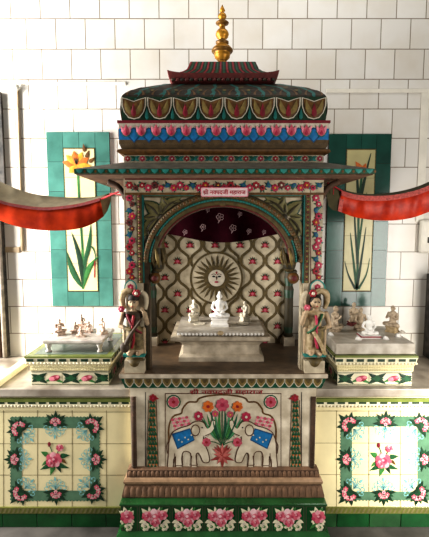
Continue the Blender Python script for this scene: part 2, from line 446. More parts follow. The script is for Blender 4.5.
# ------------------------------------------------------------------ flowered wall panels
def wall_panel(quad, inner, lit, label, flower):
    (x0, y0), (x1, y1), (x2, y2), (x3, y3) = quad
    base = empty('flower_tile_panel', ((at(x0, y0, 2.27)[0] + at(x1, y1, 2.27)[0]) / 2, 2.265, at(x3, y3, 2.27)[1]))
    tag(base, label, 'tile panel', None)
    xa, za = at((x0 + x3) / 2 - 3.0 * (1 if x0 < 200 else -1) * 0, y3, 2.262); 
    XA = (at(x0, y0, 2.262)[0] + at(x3, y3, 2.262)[0]) / 2; XB = (at(x1, y1, 2.262)[0] + at(x2, y2, 2.262)[0]) / 2
    ZA = at(x3, y3, 2.262)[1]; ZB = at(x0, y0, 2.262)[1]
    ix0 = (at(inner[0][0], inner[0][1], 2.262)[0] + at(inner[3][0], inner[3][1], 2.262)[0]) / 2
    ix1 = (at(inner[1][0], inner[1][1], 2.262)[0] + at(inner[2][0], inner[2][1], 2.262)[0]) / 2
    iz1 = at(*inner[0], 2.262)[1]; iz0 = at(*inner[3], 2.262)[1]
    b = MB(); g = 0.0008; n = 6; G0, G1 = ('glaze_teal', 'glaze_teal_dark') if lit else ('glaze_teal_shaded', 'glaze_teal_dark_shaded')  # unlit panel gets the same glaze with shade in its colour
    def til(u0, u1, w0, w1, m): b.box(u0 + g, u1 - g, 2.258, 2.2695, w0 + g, w1 - g, m)
    b.box(XA, XB, 2.263, 2.2697, ZA, ZB, 'grout')
    hs = [ZA + (ZB - ZA) * k / n for k in range(n + 1)]
    for k in range(n):
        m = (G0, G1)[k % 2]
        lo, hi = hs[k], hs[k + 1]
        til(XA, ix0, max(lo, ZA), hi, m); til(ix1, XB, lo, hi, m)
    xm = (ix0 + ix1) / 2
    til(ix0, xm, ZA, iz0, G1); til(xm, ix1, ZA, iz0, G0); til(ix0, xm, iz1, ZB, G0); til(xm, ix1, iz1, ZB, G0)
    b.build('green_border', base)
    b = MB(); b.box(ix0, ix1, 2.257, 2.2695, iz0, iz1, 'olive_dark')
    A = Art(b, FRONT(2.257)); e = .006
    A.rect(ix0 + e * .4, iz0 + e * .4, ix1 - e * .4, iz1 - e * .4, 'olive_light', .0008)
    A.rect(ix0 + e, iz0 + e, ix1 - e, iz1 - e, 'panel_yellow' if lit else 'panel_yellow_shaded', .0014)
    for k in range(1, 5):
        z = iz0 + (iz1 - iz0) * k / 5; A.rect(ix0 + e, z - .001, ix1 - e, z + .001, 'grout_pale', .0018)
    for k in range(44):                      # tiny beads of the painted edging
        z = iz0 + (iz1 - iz0) * (k + .5) / 44
        A.ell(ix0 + e * .5, z, .002, .004, 'leaf', .0020, n=6); A.ell(ix1 - e * .5, z, .002, .004, 'leaf', .0020, n=6)
    flower(Art(b, FRONT(2.257)), ix0, ix1, iz0, iz1)
    b.build('painted_flower', base)
def lily(A, x0, x1, z0, z1):
    w = x1 - x0; H = z1 - z0; L = lambda u, v: (x0 + u * w, z0 + v * H)
    A.rib([L(.5, .02), L(.52, .3), L(.47, .6), L(.45, .86)], .012, 'leaf_mid', .0024)
    A.rib([L(.52, .3), L(.49, .5), L(.47, .7)], .006, 'leaf', .0027)
    for (u, v, le, wd, a, bd, m) in ((.5, .02, .22, .03, 1.95, .06, 'leaf'), (.5, .03, .3, .028, 1.75, -.05, 'leaf_dark'), (.5, .02, .2, .03, 1.1, .1, 'leaf_mid'), (.48, .16, .25, .024, 1.35, -.05, 'leaf')):
        A.leaf(*L(u, v), le, wd, a, m, .003, .0008, .8, bd)
    A.rib([L(.5, .06), L(.62, .22), L(.78, .32), L(.92, .26), L(.88, .12)], .014, 'leaf', .0033, taper=True)
    A.rib([L(.9, .22), L(.88, .1)], .006, 'red', .0036)
    cx, cz = L(.42, .90)
    for k, a in enumerate((2.9, 2.35, 1.75, 1.15, .55, -.05, -.7, -2.4)):
        A.leaf(cx, cz - .015, .075 if k < 6 else .055, .042, a, 'yellow' if k % 2 else 'orange', .0034 + .0003 * (k % 3), .0012, .75)
    for a in (1.3, 1.6, 1.9): A.leaf(cx, cz - .01, .04, .008, a, 'outline', .0060)
    for (u, v, a) in ((.72, .93, 1.2), (.8, .9, .7), (.68, .97, 1.7)): A.leaf(*L(u, v), .045, .02, a, 'gold_brown', .0034, .0008)
def reeds(A, x0, x1, z0, z1):
    w = x1 - x0; H = z1 - z0; L = lambda u, v: (x0 + u * w, z0 + v * H)
    A.rib([L(.5, .01), L(.5, .3), L(.48, .6), L(.55, .85)], .012, 'leaf', .0024)
    for (pts, wd, m) in (([(.5, .02), (.3, .3), (.22, .42)], .016, 'leaf'), ([(.5, .02), (.66, .3), (.74, .46)], .016, 'leaf_dark'),
                         ([(.45, .02), (.2, .12), (.06, .22)], .014, 'leaf_dark'), ([(.55, .02), (.8, .12), (.9, .24)], .013, 'leaf'),
                         ([(.5, .2), (.36, .5), (.34, .62)], .014, 'leaf_dark'), ([(.5, .3), (.64, .58), (.72, .7)], .013, 'leaf'),
                         ([(.52, .66), (.7, .86), (.82, .97)], .02, 'leaf_dark'), ([(.5, .6), (.4, .78), (.42, .9)], .02, 'leaf_dark')):
        A.rib([L(*p) for p in pts], wd, m, .003, taper=True)
    A.leaf(*L(.55, .84), .05, .035, 1.2, 'orange', .0034, .0008); A.leaf(*L(.5, .86), .05, .03, 2.2, 'orange', .0036, .0008)
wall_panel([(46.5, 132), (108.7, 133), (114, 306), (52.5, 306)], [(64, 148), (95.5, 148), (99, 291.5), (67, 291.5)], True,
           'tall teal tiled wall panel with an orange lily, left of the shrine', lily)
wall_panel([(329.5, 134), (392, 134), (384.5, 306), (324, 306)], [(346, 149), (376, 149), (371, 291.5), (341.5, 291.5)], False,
           'tall teal tiled wall panel in painted shade with long reed leaves, right of the shrine', reeds)

# ------------------------------------------------------------------ counters
YD = 1.82
def wreath(A, cs_, sides, frame, rose_c):
    ox0, oy0, ox1, oy1, ix0, iy0, ix1, iy1 = frame
    for q in ((ox0, oy0, ox1, iy0), (ox0, iy1, ox1, oy1), (ox0, iy0, ix0, iy1), (ix1, iy0, ox1, iy1)): A.rect(*q, 'frame_sage', .0010)
    n = 26
    for k in range(n):                       # beaded inner and outer edges of the frame
        t = (k + .5) / n
        for (x, y) in ((ox0 + (ox1 - ox0) * t, oy0), (ox0 + (ox1 - ox0) * t, oy1)): A.ell(x, y, .9, .7, 'frame_sage', .0012, n=7)
        for (x, y) in ((ox0, oy0 + (oy1 - oy0) * t), (ox1, oy0 + (oy1 - oy0) * t)): A.ell(x, y, .7, .9, 'frame_sage', .0012, n=7)
    mx, my = rose_c
    def scrolls(x, y, ang):
        X = lambda r, t: (x + r * math.cos(ang + t), y + r * math.sin(ang + t))
        A.rib([X(2, 0), X(14, 0)], .6, 'filigree', .0016)
        for sgn in (-1, 1):
            for (r0, r1, t1, r2, t2) in ((3, 9, .55, 6.5, .9), (4, 13, .62, 10.5, .95), (5, 13.5, .28, 11, .5), (3, 12, 1.05, 9, 1.3)):
                A.rib([X(r0, 0), X((r0 + r1) / 2 + 1, sgn * t1 * .55), X(r1, sgn * t1), X(r1 - .3, sgn * (t1 + .18)), X(r2, sgn * t2)], .55, 'filigree', .0016)
                A.ell(*X(r2, sgn * t2), .95, .95, 'filigree', .0017, n=7)
        A.leaf(*X(11.5, 0), 5, 2.6, ang, 'filigree', .0018)
    for (x, y) in cs_:
        a = math.atan2(my - y, mx - x); sx = 1 if mx > x else -1; sy = 1 if my > y else -1
        scrolls(x + 2 * sx, y + 2 * sy, a)
        for k in range(9):
            t = a + PI + (k - 4) * .48
            L = 15.5 if k in (4,) else 13.5 if k % 2 == 0 else 11.5
            A.leaf(x, y, L, 7.0, t, ('leaf_dark', 'leaf_deep')[k % 2], .0022 + .0002 * (k % 2), .0006)
        for k in range(7):
            t = a + PI + (k - 3) * .52
            A.flower(x + 5.6 * math.cos(t), y + 5.6 * math.sin(t), 2.5, ('tile_pink', 'tile_blush')[k % 2], 'white_paint', .0032)
        A.ell(x + 1.5 * sx, y + 1.5 * sy, 2.2, 2.0, 'leaf_dark', .0030, n=8)
    for (x, y) in sides:
        a = math.atan2(my - y, mx - x)
        scrolls(x, y, a)
        for k in range(9):
            t = a + PI + (k - 4) * .42
            A.leaf(x, y, 13 if k % 2 == 0 else 10.5, 5.8, t, ('leaf_dark', 'leaf_deep')[k % 2], .0022 + .0002 * (k % 2), .0006)
        for k in range(5):
            t = a + PI + (k - 2) * .62
            A.flower(x + 3.8 * math.cos(t), y + 3.8 * math.sin(t), 2.2, ('tile_pink', 'tile_blush')[k % 2], 'white_paint', .0032)
        A.flower(x + 1.0 * math.cos(a), y + 1.0 * math.sin(a), 2.0, 'tile_blush', 'tile_rose', .0036)
    x, y = rose_c
    for (dx, dy, L, w, t, m) in ((-2, 6, 13, 5, 2.7, 'leaf'), (2, 6, 14, 5, .3, 'leaf'), (0, 7, 11, 5, 1.9, 'leaf_mid'), (3, 6, 10, 4, 1.1, 'leaf_dark'), (6, -2, 10, 5, -.1, 'leaf'), (-6, -3, 8, 5, 3.6, 'leaf_mid'),
                                (8, 1, 7, 3, .8, 'gold_brown'), (-7, 3, 7, 3, 2.4, 'leaf_mid')):
        A.leaf(x + dx, y + dy, L, w, t, m, .0016, .0006)
    A.rib([(x, y + 3), (x - 2, y - 7), (x - 4.5, y - 13)], .9, 'leaf', .0016); A.rib([(x + 1, y + 3), (x + 4, y - 6), (x + 6, y - 11)], .9, 'leaf', .0016)
    A.rose(x, y + 1.5, 8.2, .0030); A.rose(x - 3.5, y + 4.5, 4, .0052); A.rose(x + 6, y - 10.5, 3.8, .0030)
    A.ell(x - 4.5, y - 14, 1.6, 2.6, 'crimson', .0030, n=8, dome=.0008)

def counter(px0, px1, jx, jy, art, label, side):
    Xa = XP(px0, 450, YD) if side == 'l' else .403; Xb = XP(px1, 450, YD) if side == 'r' else -.403
    base = empty('tiled_counter', ((Xa + Xb) / 2, YD, 0)); tag(base, label, 'counter')
    zt = ZP(397, YD); zf = ZP(408.5, YD); zr = ZP(506.5, YD); zg = ZP(512.5, YD)
    b = MB(); b.box(Xa, Xb, YD, 2.266, 0.06, zt, 'glaze_cream')
    A = Art(b, PM(YD))
    for x in jx: A.rect(x - .35, 408, x + .35, 507, 'grout_pale', .0007)
    for y in jy: A.rect(max(px0, 314.8) if side == 'r' else px0, y - .3, min(px1, 131) if side == 'l' else px1, y + .3, 'grout_pale', .0007)
    art(A)
    b.build('tile_face', base)
    # cornice tiles: lime top, dashed strip, bead row, ivory lip
    b = MB(); z1, z2, z3, z4 = ZP(397.5, YD), ZP(401, YD), ZP(405, YD), ZP(410, YD)
    b.box(Xa, Xb, YD - .012, YD + .01, z2, z1, 'glaze_lime'); b.box(Xa, Xb, YD - .008, YD + .01, z3, z2, 'glaze_ivory'); b.box(Xa, Xb, YD - .004, YD + .01, z4, z3, 'glaze_cream')
    n = int((Xb - Xa) / .045); p = (Xb - Xa) / n
    A = Art(b, FRONT(YD - .008))
    for k in range(n):
        A.rect(Xa + p * (k + .12), z3 + (z2 - z3) * .45, Xa + p * (k + .82), z2 - .001, 'leaf_dark', .0008)
    for k in range(n * 3):
        b.ball((Xa + p / 3 * (k + .5), YD - .007, z3 - .002), (p / 7, .005, .006), 'glaze_ivory', 8, 5)
    b.build('cornice_tiles', base)
    b = MB(); b.box(Xa, Xb, YD - .008, YD + .01, zg, zr, 'glaze_olive'); n = int((Xb - Xa) / .02)
    A = Art(b, FRONT(YD - .008)); w = (Xb - Xa) / n
    for k in range(n):
        A.poly([(Xa + w * k, zg + .003), (Xa + w * (k + .5), zg + .003), (Xa + w * (k + 1), zr - .003), (Xa + w * (k + .5), zr - .003)], 'olive_leaf', .0008)
    b.build('rope_border', base)
    b = MB(); e = .0014
    b.box(Xa, Xb, YD + .001, YD + .03, 0, zg, 'grout')
    xs = [Xa] + [XP(x, 520, YD) for x in jx if Xa + .02 < XP(x, 520, YD) < Xb - .02] + [Xb]
    for k in range(len(xs) - 1): b.box(xs[k] + e, xs[k + 1] - e, YD - .006, YD + .02, 0.001, zg - e, ('glaze_green', 'glaze_green_dark')[k % 2] if side == 'r' else 'glaze_green_dark')
    b.build('skirting_tiles', base, .0015)
    return Xa, Xb
def art_l(A):
    wreath(A, [(19.6, 429), (91.4, 426), (21, 492.5), (93, 491)], [(55.5, 423), (16.3, 459), (94.6, 459), (56, 492.5)],
           (10.8, 417, 99.5, 500.5, 22, 428, 90, 490.5), (54, 458))
def art_r(A):
    wreath(A, [(349.5, 425), (420.5, 425), (349.5, 492.5), (417.5, 492.5)], [(385.4, 423), (348, 459), (422.6, 459), (383.5, 493)],
           (340.7, 416.5, 429.5, 500, 352, 426.5, 417.5, 491.5), (383, 459))
La = counter(-72, 134, (-66, -31, 3.5, 37.5, 72.3, 106.5), (412, 443.6, 475), art_l, 'cream tiled counter with a rose wreath mural, left of the shrine', 'l')
Ra = counter(312, 512, (336.5, 368.8, 400.3, 432, 464, 496), (411, 443, 474.5), art_r, 'cream tiled counter with a rose wreath mural, right of the shrine', 'r')
for (xa, xb, lab, w_) in ((La[0] - .02, -.402, 'grey marble slab topping the tiled counter left of the shrine', 'l'), (.402, Ra[1] + .02, 'grey marble slab topping the tiled counter right of the shrine', 'r')):
    b = MB(); b.box(xa, xb, 1.795, 2.268, ZP(397, 1.795), ZP(389, 1.795), 'counter_marble')
    tag(b.build('marble_countertop', None, .004), lab, 'countertop')
ZT = ZP(389, 1.795)       # counter top height
b = MB()
x0 = XP(4, 385, 1.86); b.box(-1.012, -.972, 1.80, 2.262, ZT + .0005, ZT + .030, 'glaze_ivory')
tag(b.build('marble_curb', None, .004), 'cream marble curb running back along the left end of the counter', 'curb')
b = MB(); b.box(XR - .03, XR + .01, 1.95, 2.118, ZT + .0005, ZT + .03, 'marble')
tag(b.build('marble_curb', None, .004), 'pale stone curb at the right end of the counter', 'curb')

# ------------------------------------------------------------------ tiled stands
def stand(cx0, cx1, bx0, bx1, ytop, yfr0, ybead, leaf0, leaf1, leafx, rosex, joints, label):
    Yc_, Yb = 1.822, 1.838; back = 2.22
    xa, xb = XP(cx0, ytop, Yc_), XP(cx1, ytop, Yc_); ya, yb = XP(bx0, 375, Yb), XP(bx1, 375, Yb)
    zt = ZP(ytop, Yc_)
    base = empty('tiled_stand', ((xa + xb) / 2, 2.0, ZT)); tag(base, label, 'stand')
    b = MB(); zb1 = ZP(ybead, Yb)
    b.box(ya, yb, Yb, back, ZT + .0005, zb1, 'glaze_ivory')
    zl0, zl1 = ZP(leaf1, Yb), ZP(leaf0, Yb)
    def band(A, u0, u1, ul, ur, uj, s=1):
        A.rect(u0, zl0, u1, zl0 + .003, 'leaf_dark', .0009); A.rect(u0, zl1 - .003, u1, zl1, 'leaf_dark', .0009)
        zm = (zl0 + zl1) / 2; h = (zl1 - zl0)
        for u in uj: A.rect(u - .001, zl0, u + .001, zl1, 'grout_pale', .0010)
        for u in ul:
            for (a, L) in ((.55, .046), (PI - .55, .046), (-.55, .046), (PI + .55, .046), (0, .03), (PI, .03)):
                LL = min(L, (u1 - u) / max(.3, math.cos(a)) if math.cos(a) > 0 else (u - u0) / max(.3, -math.cos(a)))
                A.leaf(u, zm, LL, .022, a, 'leaf_dark' if abs(math.sin(a)) > .1 else 'leaf', .0014, .0008)
            A.ell(u, zm, .012, .016, 'leaf', .0022, n=8)
        for u in ur:
            A.leaf(u - .005, zm, .045, .014, PI + .4, 'leaf_mid', .0014); A.leaf(u, zm - .006, .05, .012, -.35, 'leaf_mid', .0014)
            A.ell(u, zm, .025, .013, 'rose', .0018, .25, .0008); A.ell(u + .008, zm + .003, .016, .008, 'pink', .0028, .3, .0008); A.ell(u - .002, zm - .006, .012, .004, 'crimson', .0030, .2)
            A.ell(u - .012, zm - .003, .014, .010, 'pink_light', .0030, .1, .0006); A.ell(u + .014, zm + .007, .008, .006, 'pink_light', .0042, n=8)
    band(Art(b, FRONT(Yb)), ya, yb, [XP(x, 378, Yb) for x in leafx], [XP(x, 378, Yb) for x in rosex], [XP(x, 378, Yb) for x in joints])
    for mp in (LEFT(ya), RIGHT(yb)):
        band(Art(b, mp), Yb, back, [Yb + .03, Yb + .18, Yb + .33], [Yb + .105, Yb + .255], [Yb + .07, Yb + .22])
    b.build('tile_body', base)
    b = MB(); z2 = ZP(yfr0, Yc_); z3 = ZP(ybead, Yb)
    zm = z2 + (zt - z2) * .35
    b.rectloft([(ya - .003, yb + .003, Yb - .004, back + .004, z3), (ya - .004, yb + .004, Yb - .005, back + .006, z2 - .012), (xa + .006, xb - .006, Yc_ + .006, back + .015, z2), (xa + .004, xb - .004, Yc_ + .004, back + .016, zm + .006), (xa, xb, Yc_, back + .02, zt - .008), (xa, xb, Yc_, back + .02, zt)],
               lambda i, s_, k: ('glaze_cream', 'glaze_cream', 'glaze_ivory', 'glaze_ivory', 'glaze_lime')[i])
    for (mp, u0, u1) in ((FRONT(Yc_ + .003), xa, xb), (LEFT(xa + .003), Yc_, back + .02), (RIGHT(xb - .003), Yc_, back + .02)):
        A = Art(b, mp); n = max(3, int((u1 - u0) / .045)); p = (u1 - u0) / n
        for k in range(n): A.rect(u0 + p * (k + .15), zm - .002, u0 + p * (k + .8), zm + .010, 'leaf_dark', .0012)
        for k in range(n * 3): A.ell(u0 + p / 3 * (k + .5), z2 + .002, p / 7.5, .005, 'glaze_ivory', .001, dome=.003, n=8)
    nb = 44; q_ = (yb - ya) / nb
    for k in range(nb):
        for zz_ in (z3 + .006, z2 - .014): b.ball((ya + q_ * (k + .5), Yb - .0045, zz_), (q_ * .42, .003, .0055), 'panel_yellow', 7, 5)
    b.build('cornice', base)
    b = MB(); b.box(xa + .03, xb - .03, Yc_ + .03, back - .01, zt - .004, zt + .0008, 'top_grey' if cx0 < 200 else 'marble')
    b.build('top_tiles', base)
    return xa, xb, zt
SL = stand(24.3, 111.8, 31.5, 108.6, 356.5, 364, 370.5, 371.5, 384.5, (38.5, 71, 103), (54.8, 87.2), (62.3, 95.3), 'green and ivory tiled stand under the small legged table, left of the shrine')
SR = stand(335, 418.7, 337.6, 412, 356, 364.5, 371, 372.5, 384.5, (345, 377, 407), (361.5, 393.5), (369, 400.5), 'ivory and green tiled stand under the thick marble block, right of the shrine')

# low legged table
ZL = SL[2] + .0012
t = empty('marble_low_table', (XP(72, 340, 1.88), 2.0, ZL)); tag(t, 'small grey marble table with four short legs on the left stand', 'table')
Xa, Xb = XP(42.6, 343, 1.87), XP(102.5, 343, 1.87); zt1 = ZP(340.5, 1.87); zt0 = ZP(345, 1.87)
b = MB(); b.rectloft([(Xa + .012, Xb - .012, 1.882, 2.088, zt0), (Xa, Xb, 1.87, 2.10, zt0 + .008), (Xa, Xb, 1.87, 2.10, zt1 - .004), (Xa + .004, Xb - .004, 1.874, 2.096, zt1)], 'marble_table'); b.build('table_top', t)
for lx in (Xa + .018, Xb - .018):
    for ly in (1.89, 2.08):
        b = MB(); b.lathe((lx, ly, ZL), [(.013, 0), (.014, .004), (.009, .008), (.008, .016), (.012, .024), (.015, zt0 - ZL + .001)], 'marble_table', 12); b.build('leg', t)
ZTAB = zt1
# thick marble block on right stand
ZR = SR[2] + .0012
b = MB(); Xa, Xb = XP(335.6, 349, 1.838), XP(415.4, 349, 1.838); ZBL = ZP(343.5, 1.838)
b.box(Xa, Xb, 1.838, 2.17, ZR, ZBL, 'marble')
tag(b.build('marble_block', None, .005), 'thick pale marble block on the right stand, under a ring of statuettes', 'marble block')

# ------------------------------------------------------------------ statuettes
def seated(H, lean=0.0, hands='lap', topknot=True):
    k = H
    P = [('e', (0, 0.02, .11), (.2, .15, .1)), ('c', (0, .02, .14), .155, (0, .02, .34), .135), ('c', (0, .02, .34), .135, (0, .01, .5), .165),
         ('e', (0, .02, .55), (.2, .1, .065)), ('c', (0, .01, .58), .062, (0, .0, .68), .058), ('e', (0, -.01, .775), (.088, .1, .118)),
         ('e', (0, -.11, .765), (.018, .025, .03)), ('e', (0, -.095, .71), (.035, .02, .016)), ('e', (.09, .01, .76), (.018, .03, .05)), ('e', (-.09, .01, .76), (.018, .03, .05))]
    if topknot: P += [('e', (0, .01, .90), (.055, .055, .05)), ('e', (0, .01, .935), (.03, .03, .03))]
    for s in (-1, 1):
        P += [('c', (.09 * s, 0, .1), .1, (.29 * s, -.13, .09), .085), ('c', (.29 * s, -.13, .09), .08, (-.08 * s, -.24, .07 if s > 0 else .1), .055),
              ('e', (-.14 * s, -.26, .1), (.07, .035, .035))]
        if hands == 'lap':
            P += [('c', (.2 * s, .02, .54), .056, (.27 * s, .02, .34), .048), ('c', (.27 * s, .02, .34), .046, (.06 * s, -.17, .19), .036), ('e', (.03 * s, -.2, .185), (.07, .045, .025))]
        else:
            P += [('c', (.2 * s, .02, .54), .056, (.25 * s, -.06, .34), .048), ('c', (.25 * s, -.06, .34), .046, (.03 * s, -.2, .46), .034), ('e', (.025 * s, -.21, .5), (.03, .03, .06))]
    return [(p[0], tuple(q * k for q in p[1]), tuple(q * k for q in p[2])) if p[0] == 'e' else ('c', tuple(q * k for q in p[1]), p[2] * k, tuple(q * k for q in p[3]), p[4] * k) for p in P]
def statue(name, x, y, z, H, m, label, rz=0.0, base=None, hands='lap', cat='statuette', group=None, halo=None, bm=None, wide=1.0, topknot=True):
    e = empty(name, (x, y, z)); tag(e, label, cat, group)
    bh = 0.0
    R = Matrix.Translation((x, y, z)) @ Matrix.Rotation(rz, 4, 'Z')
    if base:
        bw, bd, bh = base
        b = MB()
        b.rectloft([(-bw, bw, -bd, bd, 0), (-bw, bw, -bd, bd, bh * .25), (-bw * .85, bw * .85, -bd * .85, bd * .85, bh * .4), (-bw * .85, bw * .85, -bd * .85, bd * .85, bh * .7), (-bw * .97, bw * .97, -bd * .97, bd * .97, bh * .8), (-bw * .97, bw * .97, -bd * .97, bd * .97, bh)], bm or m)
        b.v = [tuple(R @ Vector(q)) for q in b.v]; b.build('pedestal', e)
    hh = H - bh
    xf = Matrix.Translation((x, y, z + bh - .001)) @ Matrix.Rotation(rz, 4, 'Z') @ Matrix.Diagonal((wide, 1, 1, 1))
    sculpt('seated_figure', seated(hh, hands=hands, topknot=topknot), max(.0016, hh * .02), m, e, 2, xf=xf)
    if halo:
        b = MB(); hw, hz = halo
        pts = []
        for k in range(15):
            a = PI * k / 14; pts.append((hw * math.cos(a), hz * .55 + hz * .5 * math.sin(a)))
        pts = [(hw * .95, bh)] + pts + [(-hw * .95, bh)]
        vs = [(p[0], .035, p[1]) for p in pts] + [(p[0], .048, p[1]) for p in pts]; n = len(pts)
        b.add(vs, [tuple(range(n)), tuple(range(n, 2 * n))[::-1]] + [(i, (i + 1) % n, n + (i + 1) % n, n + i) for i in range(n)], m)
        b.v = [tuple(R @ Vector(q)) for q in b.v]; b.build('backplate', e)
    return e
def place(px, pybase, ztop):
    """depth at which a foot point seen at (px, pybase) stands on the level ztop"""
    bb = -(pybase - 268.5) / F; tt = (ztop - ZC) / (bb * cs - sn); Y = tt * (cs + bb * sn)
    return at(px, pybase, Y)[0], Y
def hpx(n, Y, z): 
    zc = Y * cs - (z - ZC) * sn
    return n * zc / F
# right stand ring
GR = 'statuettes on the marble block at the right'
for (px, pb, n, m, lab, rz, wide, hands, base, bm) in (
    (336, 332, 29, 'marble_warm', 'ivory praying statuette with joined hands, standing leftmost on the marble block', .9, 1.0, 'pray', (.025, .022, .012), None),
    (354.5, 326, 26, 'marble_warm', 'small beige statuette on a reddish base, at the back of the marble block', .3, .9, 'pray', (.026, .022, .02), 'red_brown'),
    (361.5, 331, 26, 'marble_warm', 'beige meditating statuette just behind the bright white one on the marble block', .1, .95, 'lap', (.028, .022, .012), None),
    (393.8, 333, 30, 'marble_warm', 'ivory statuette on a brownish base facing inward, rightmost on the marble block', -.9, 1.0, 'pray', (.026, .022, .03), 'dress_beige')):
    x, y = place(px, pb, ZBL); y = max(y, 1.86)
    statue('marble_statuette', x, y + .02, ZBL, hpx(n, y, ZBL), m, lab, rz, base, hands, 'statuette', GR, None, bm, wide, topknot=False)
x, y = place(371.5, 339, ZBL)
e = statue('marble_statuette', x, y + .035, ZBL, hpx(26, y, ZBL), 'marble_white', 'bright white seated statuette on a red-rimmed base, front of the marble block', .0, (.045, .032, .014), 'lap', 'statuette', GR, None, None, 1.05, topknot=False)
b = MB(); b.rectloft([(x - .046, x + .046, y + .002, y + .068, ZBL + .006), (x - .046, x + .046, y + .002, y + .068, ZBL + .010)], 'red'); b.build('red_band', e)
for (px, pb, lab, rz) in ((331.5, 336, 'small white marble chip at the left front corner of the marble block', .4), (359.5, 340.5, 'small white marble chip just left of the white statuette', 0),
                      (387, 340, 'small white marble chip just right of the white statuette', .2), (399, 337.5, 'small white marble chip at the right front of the marble block', -.5), (403.5, 334, 'small grey marble chip behind the rightmost white chip', .9)):
    x, y = place(px, pb, ZBL); y = max(y, 1.85) + .01
    b = MB(); w = .017
    vs = []
    for k in range(6):
        a = 2 * PI * k / 6; vs.append((x + w * math.cos(a + rz), y + w * .6 * math.sin(a + rz), ZBL))
    for k in range(6):
        a = 2 * PI * k / 6; vs.append((x + .6 * w * math.cos(a + rz) - .003, y + w * .35 * math.sin(a + rz), ZBL + .012))
    vs.append((x - .006, y, ZBL + .018))
    b.add(vs, [(0, 1, 2, 3, 4, 5)[::-1]] + [(k, (k + 1) % 6, 6 + (k + 1) % 6, 6 + k) for k in range(6)] + [(6 + k, 6 + (k + 1) % 6, 12) for k in range(6)], 'marble_white' if px < 400 else 'marble', True)
    tag(b.build('marble_chip'), lab, 'marble chip', 'marble chips on the right block')
b = MB(); x, y = place(374, 331, ZBL)
b.lathe((x - .01, y + .04, ZBL), [(.105, 0), (.105, .004), (.098, .006), (.094, .004), (.03, .004)], 'marble_old', 40)
o = b.build('round_tray'); tag(o, 'low round stone tray in the middle of the ring of statuettes', 'tray')
bpy.data.objects.remove(o)
# left table group
GL = 'statuettes on the small legged table at the left'
for (px, pb, n, lab, rz, hands, base, halo, wide) in (
    (58.5, 335.5, 18, 'beige glazed statuette at the left end of the small legged table', .8, 'pray', (.022, .02, .014), None, 1.2),
    (80.5, 331, 17.5, 'tallest beige statuette in the middle of the small legged table', 0, 'lap', (.03, .02, .03), None, 1.2),
    (74.2, 333.5, 12.5, 'little beige statuette left of the tallest one on the legged table', .2, 'lap', (.016, .014, .008), None, 1.25),
    (88, 333, 12.5, 'little beige statuette right of the tallest one on the legged table', -.2, 'lap', (.016, .014, .008), None, 1.25),
    (80, 337.5, 11.5, 'smallest pale statuette in front of the tallest on the legged table', 0, 'lap', (.022, .016, .006), None, 1.1),
    (101.5, 334.5, 18.5, 'beige glazed statuette at the right end of the small legged table', -.8, 'pray', (.022, .02, .014), None, 1.2)):
    x, y = place(px, pb, ZTAB); y = min(max(y, 1.89), 2.06)
    statue('glazed_statuette', x, y + .015, ZTAB, hpx(n, y, ZTAB), 'statuette', lab, rz, base, hands, 'statuette', GL, halo, None, wide, topknot='tallest' in lab)

# ------------------------------------------------------------------ THE SHRINE
YF = 1.76
SH = empty('painted_shrine', (0, 2.0, 0)); tag(SH, 'large painted stone shrine with dome, arch and elephant panel', 'shrine')
HW = .417
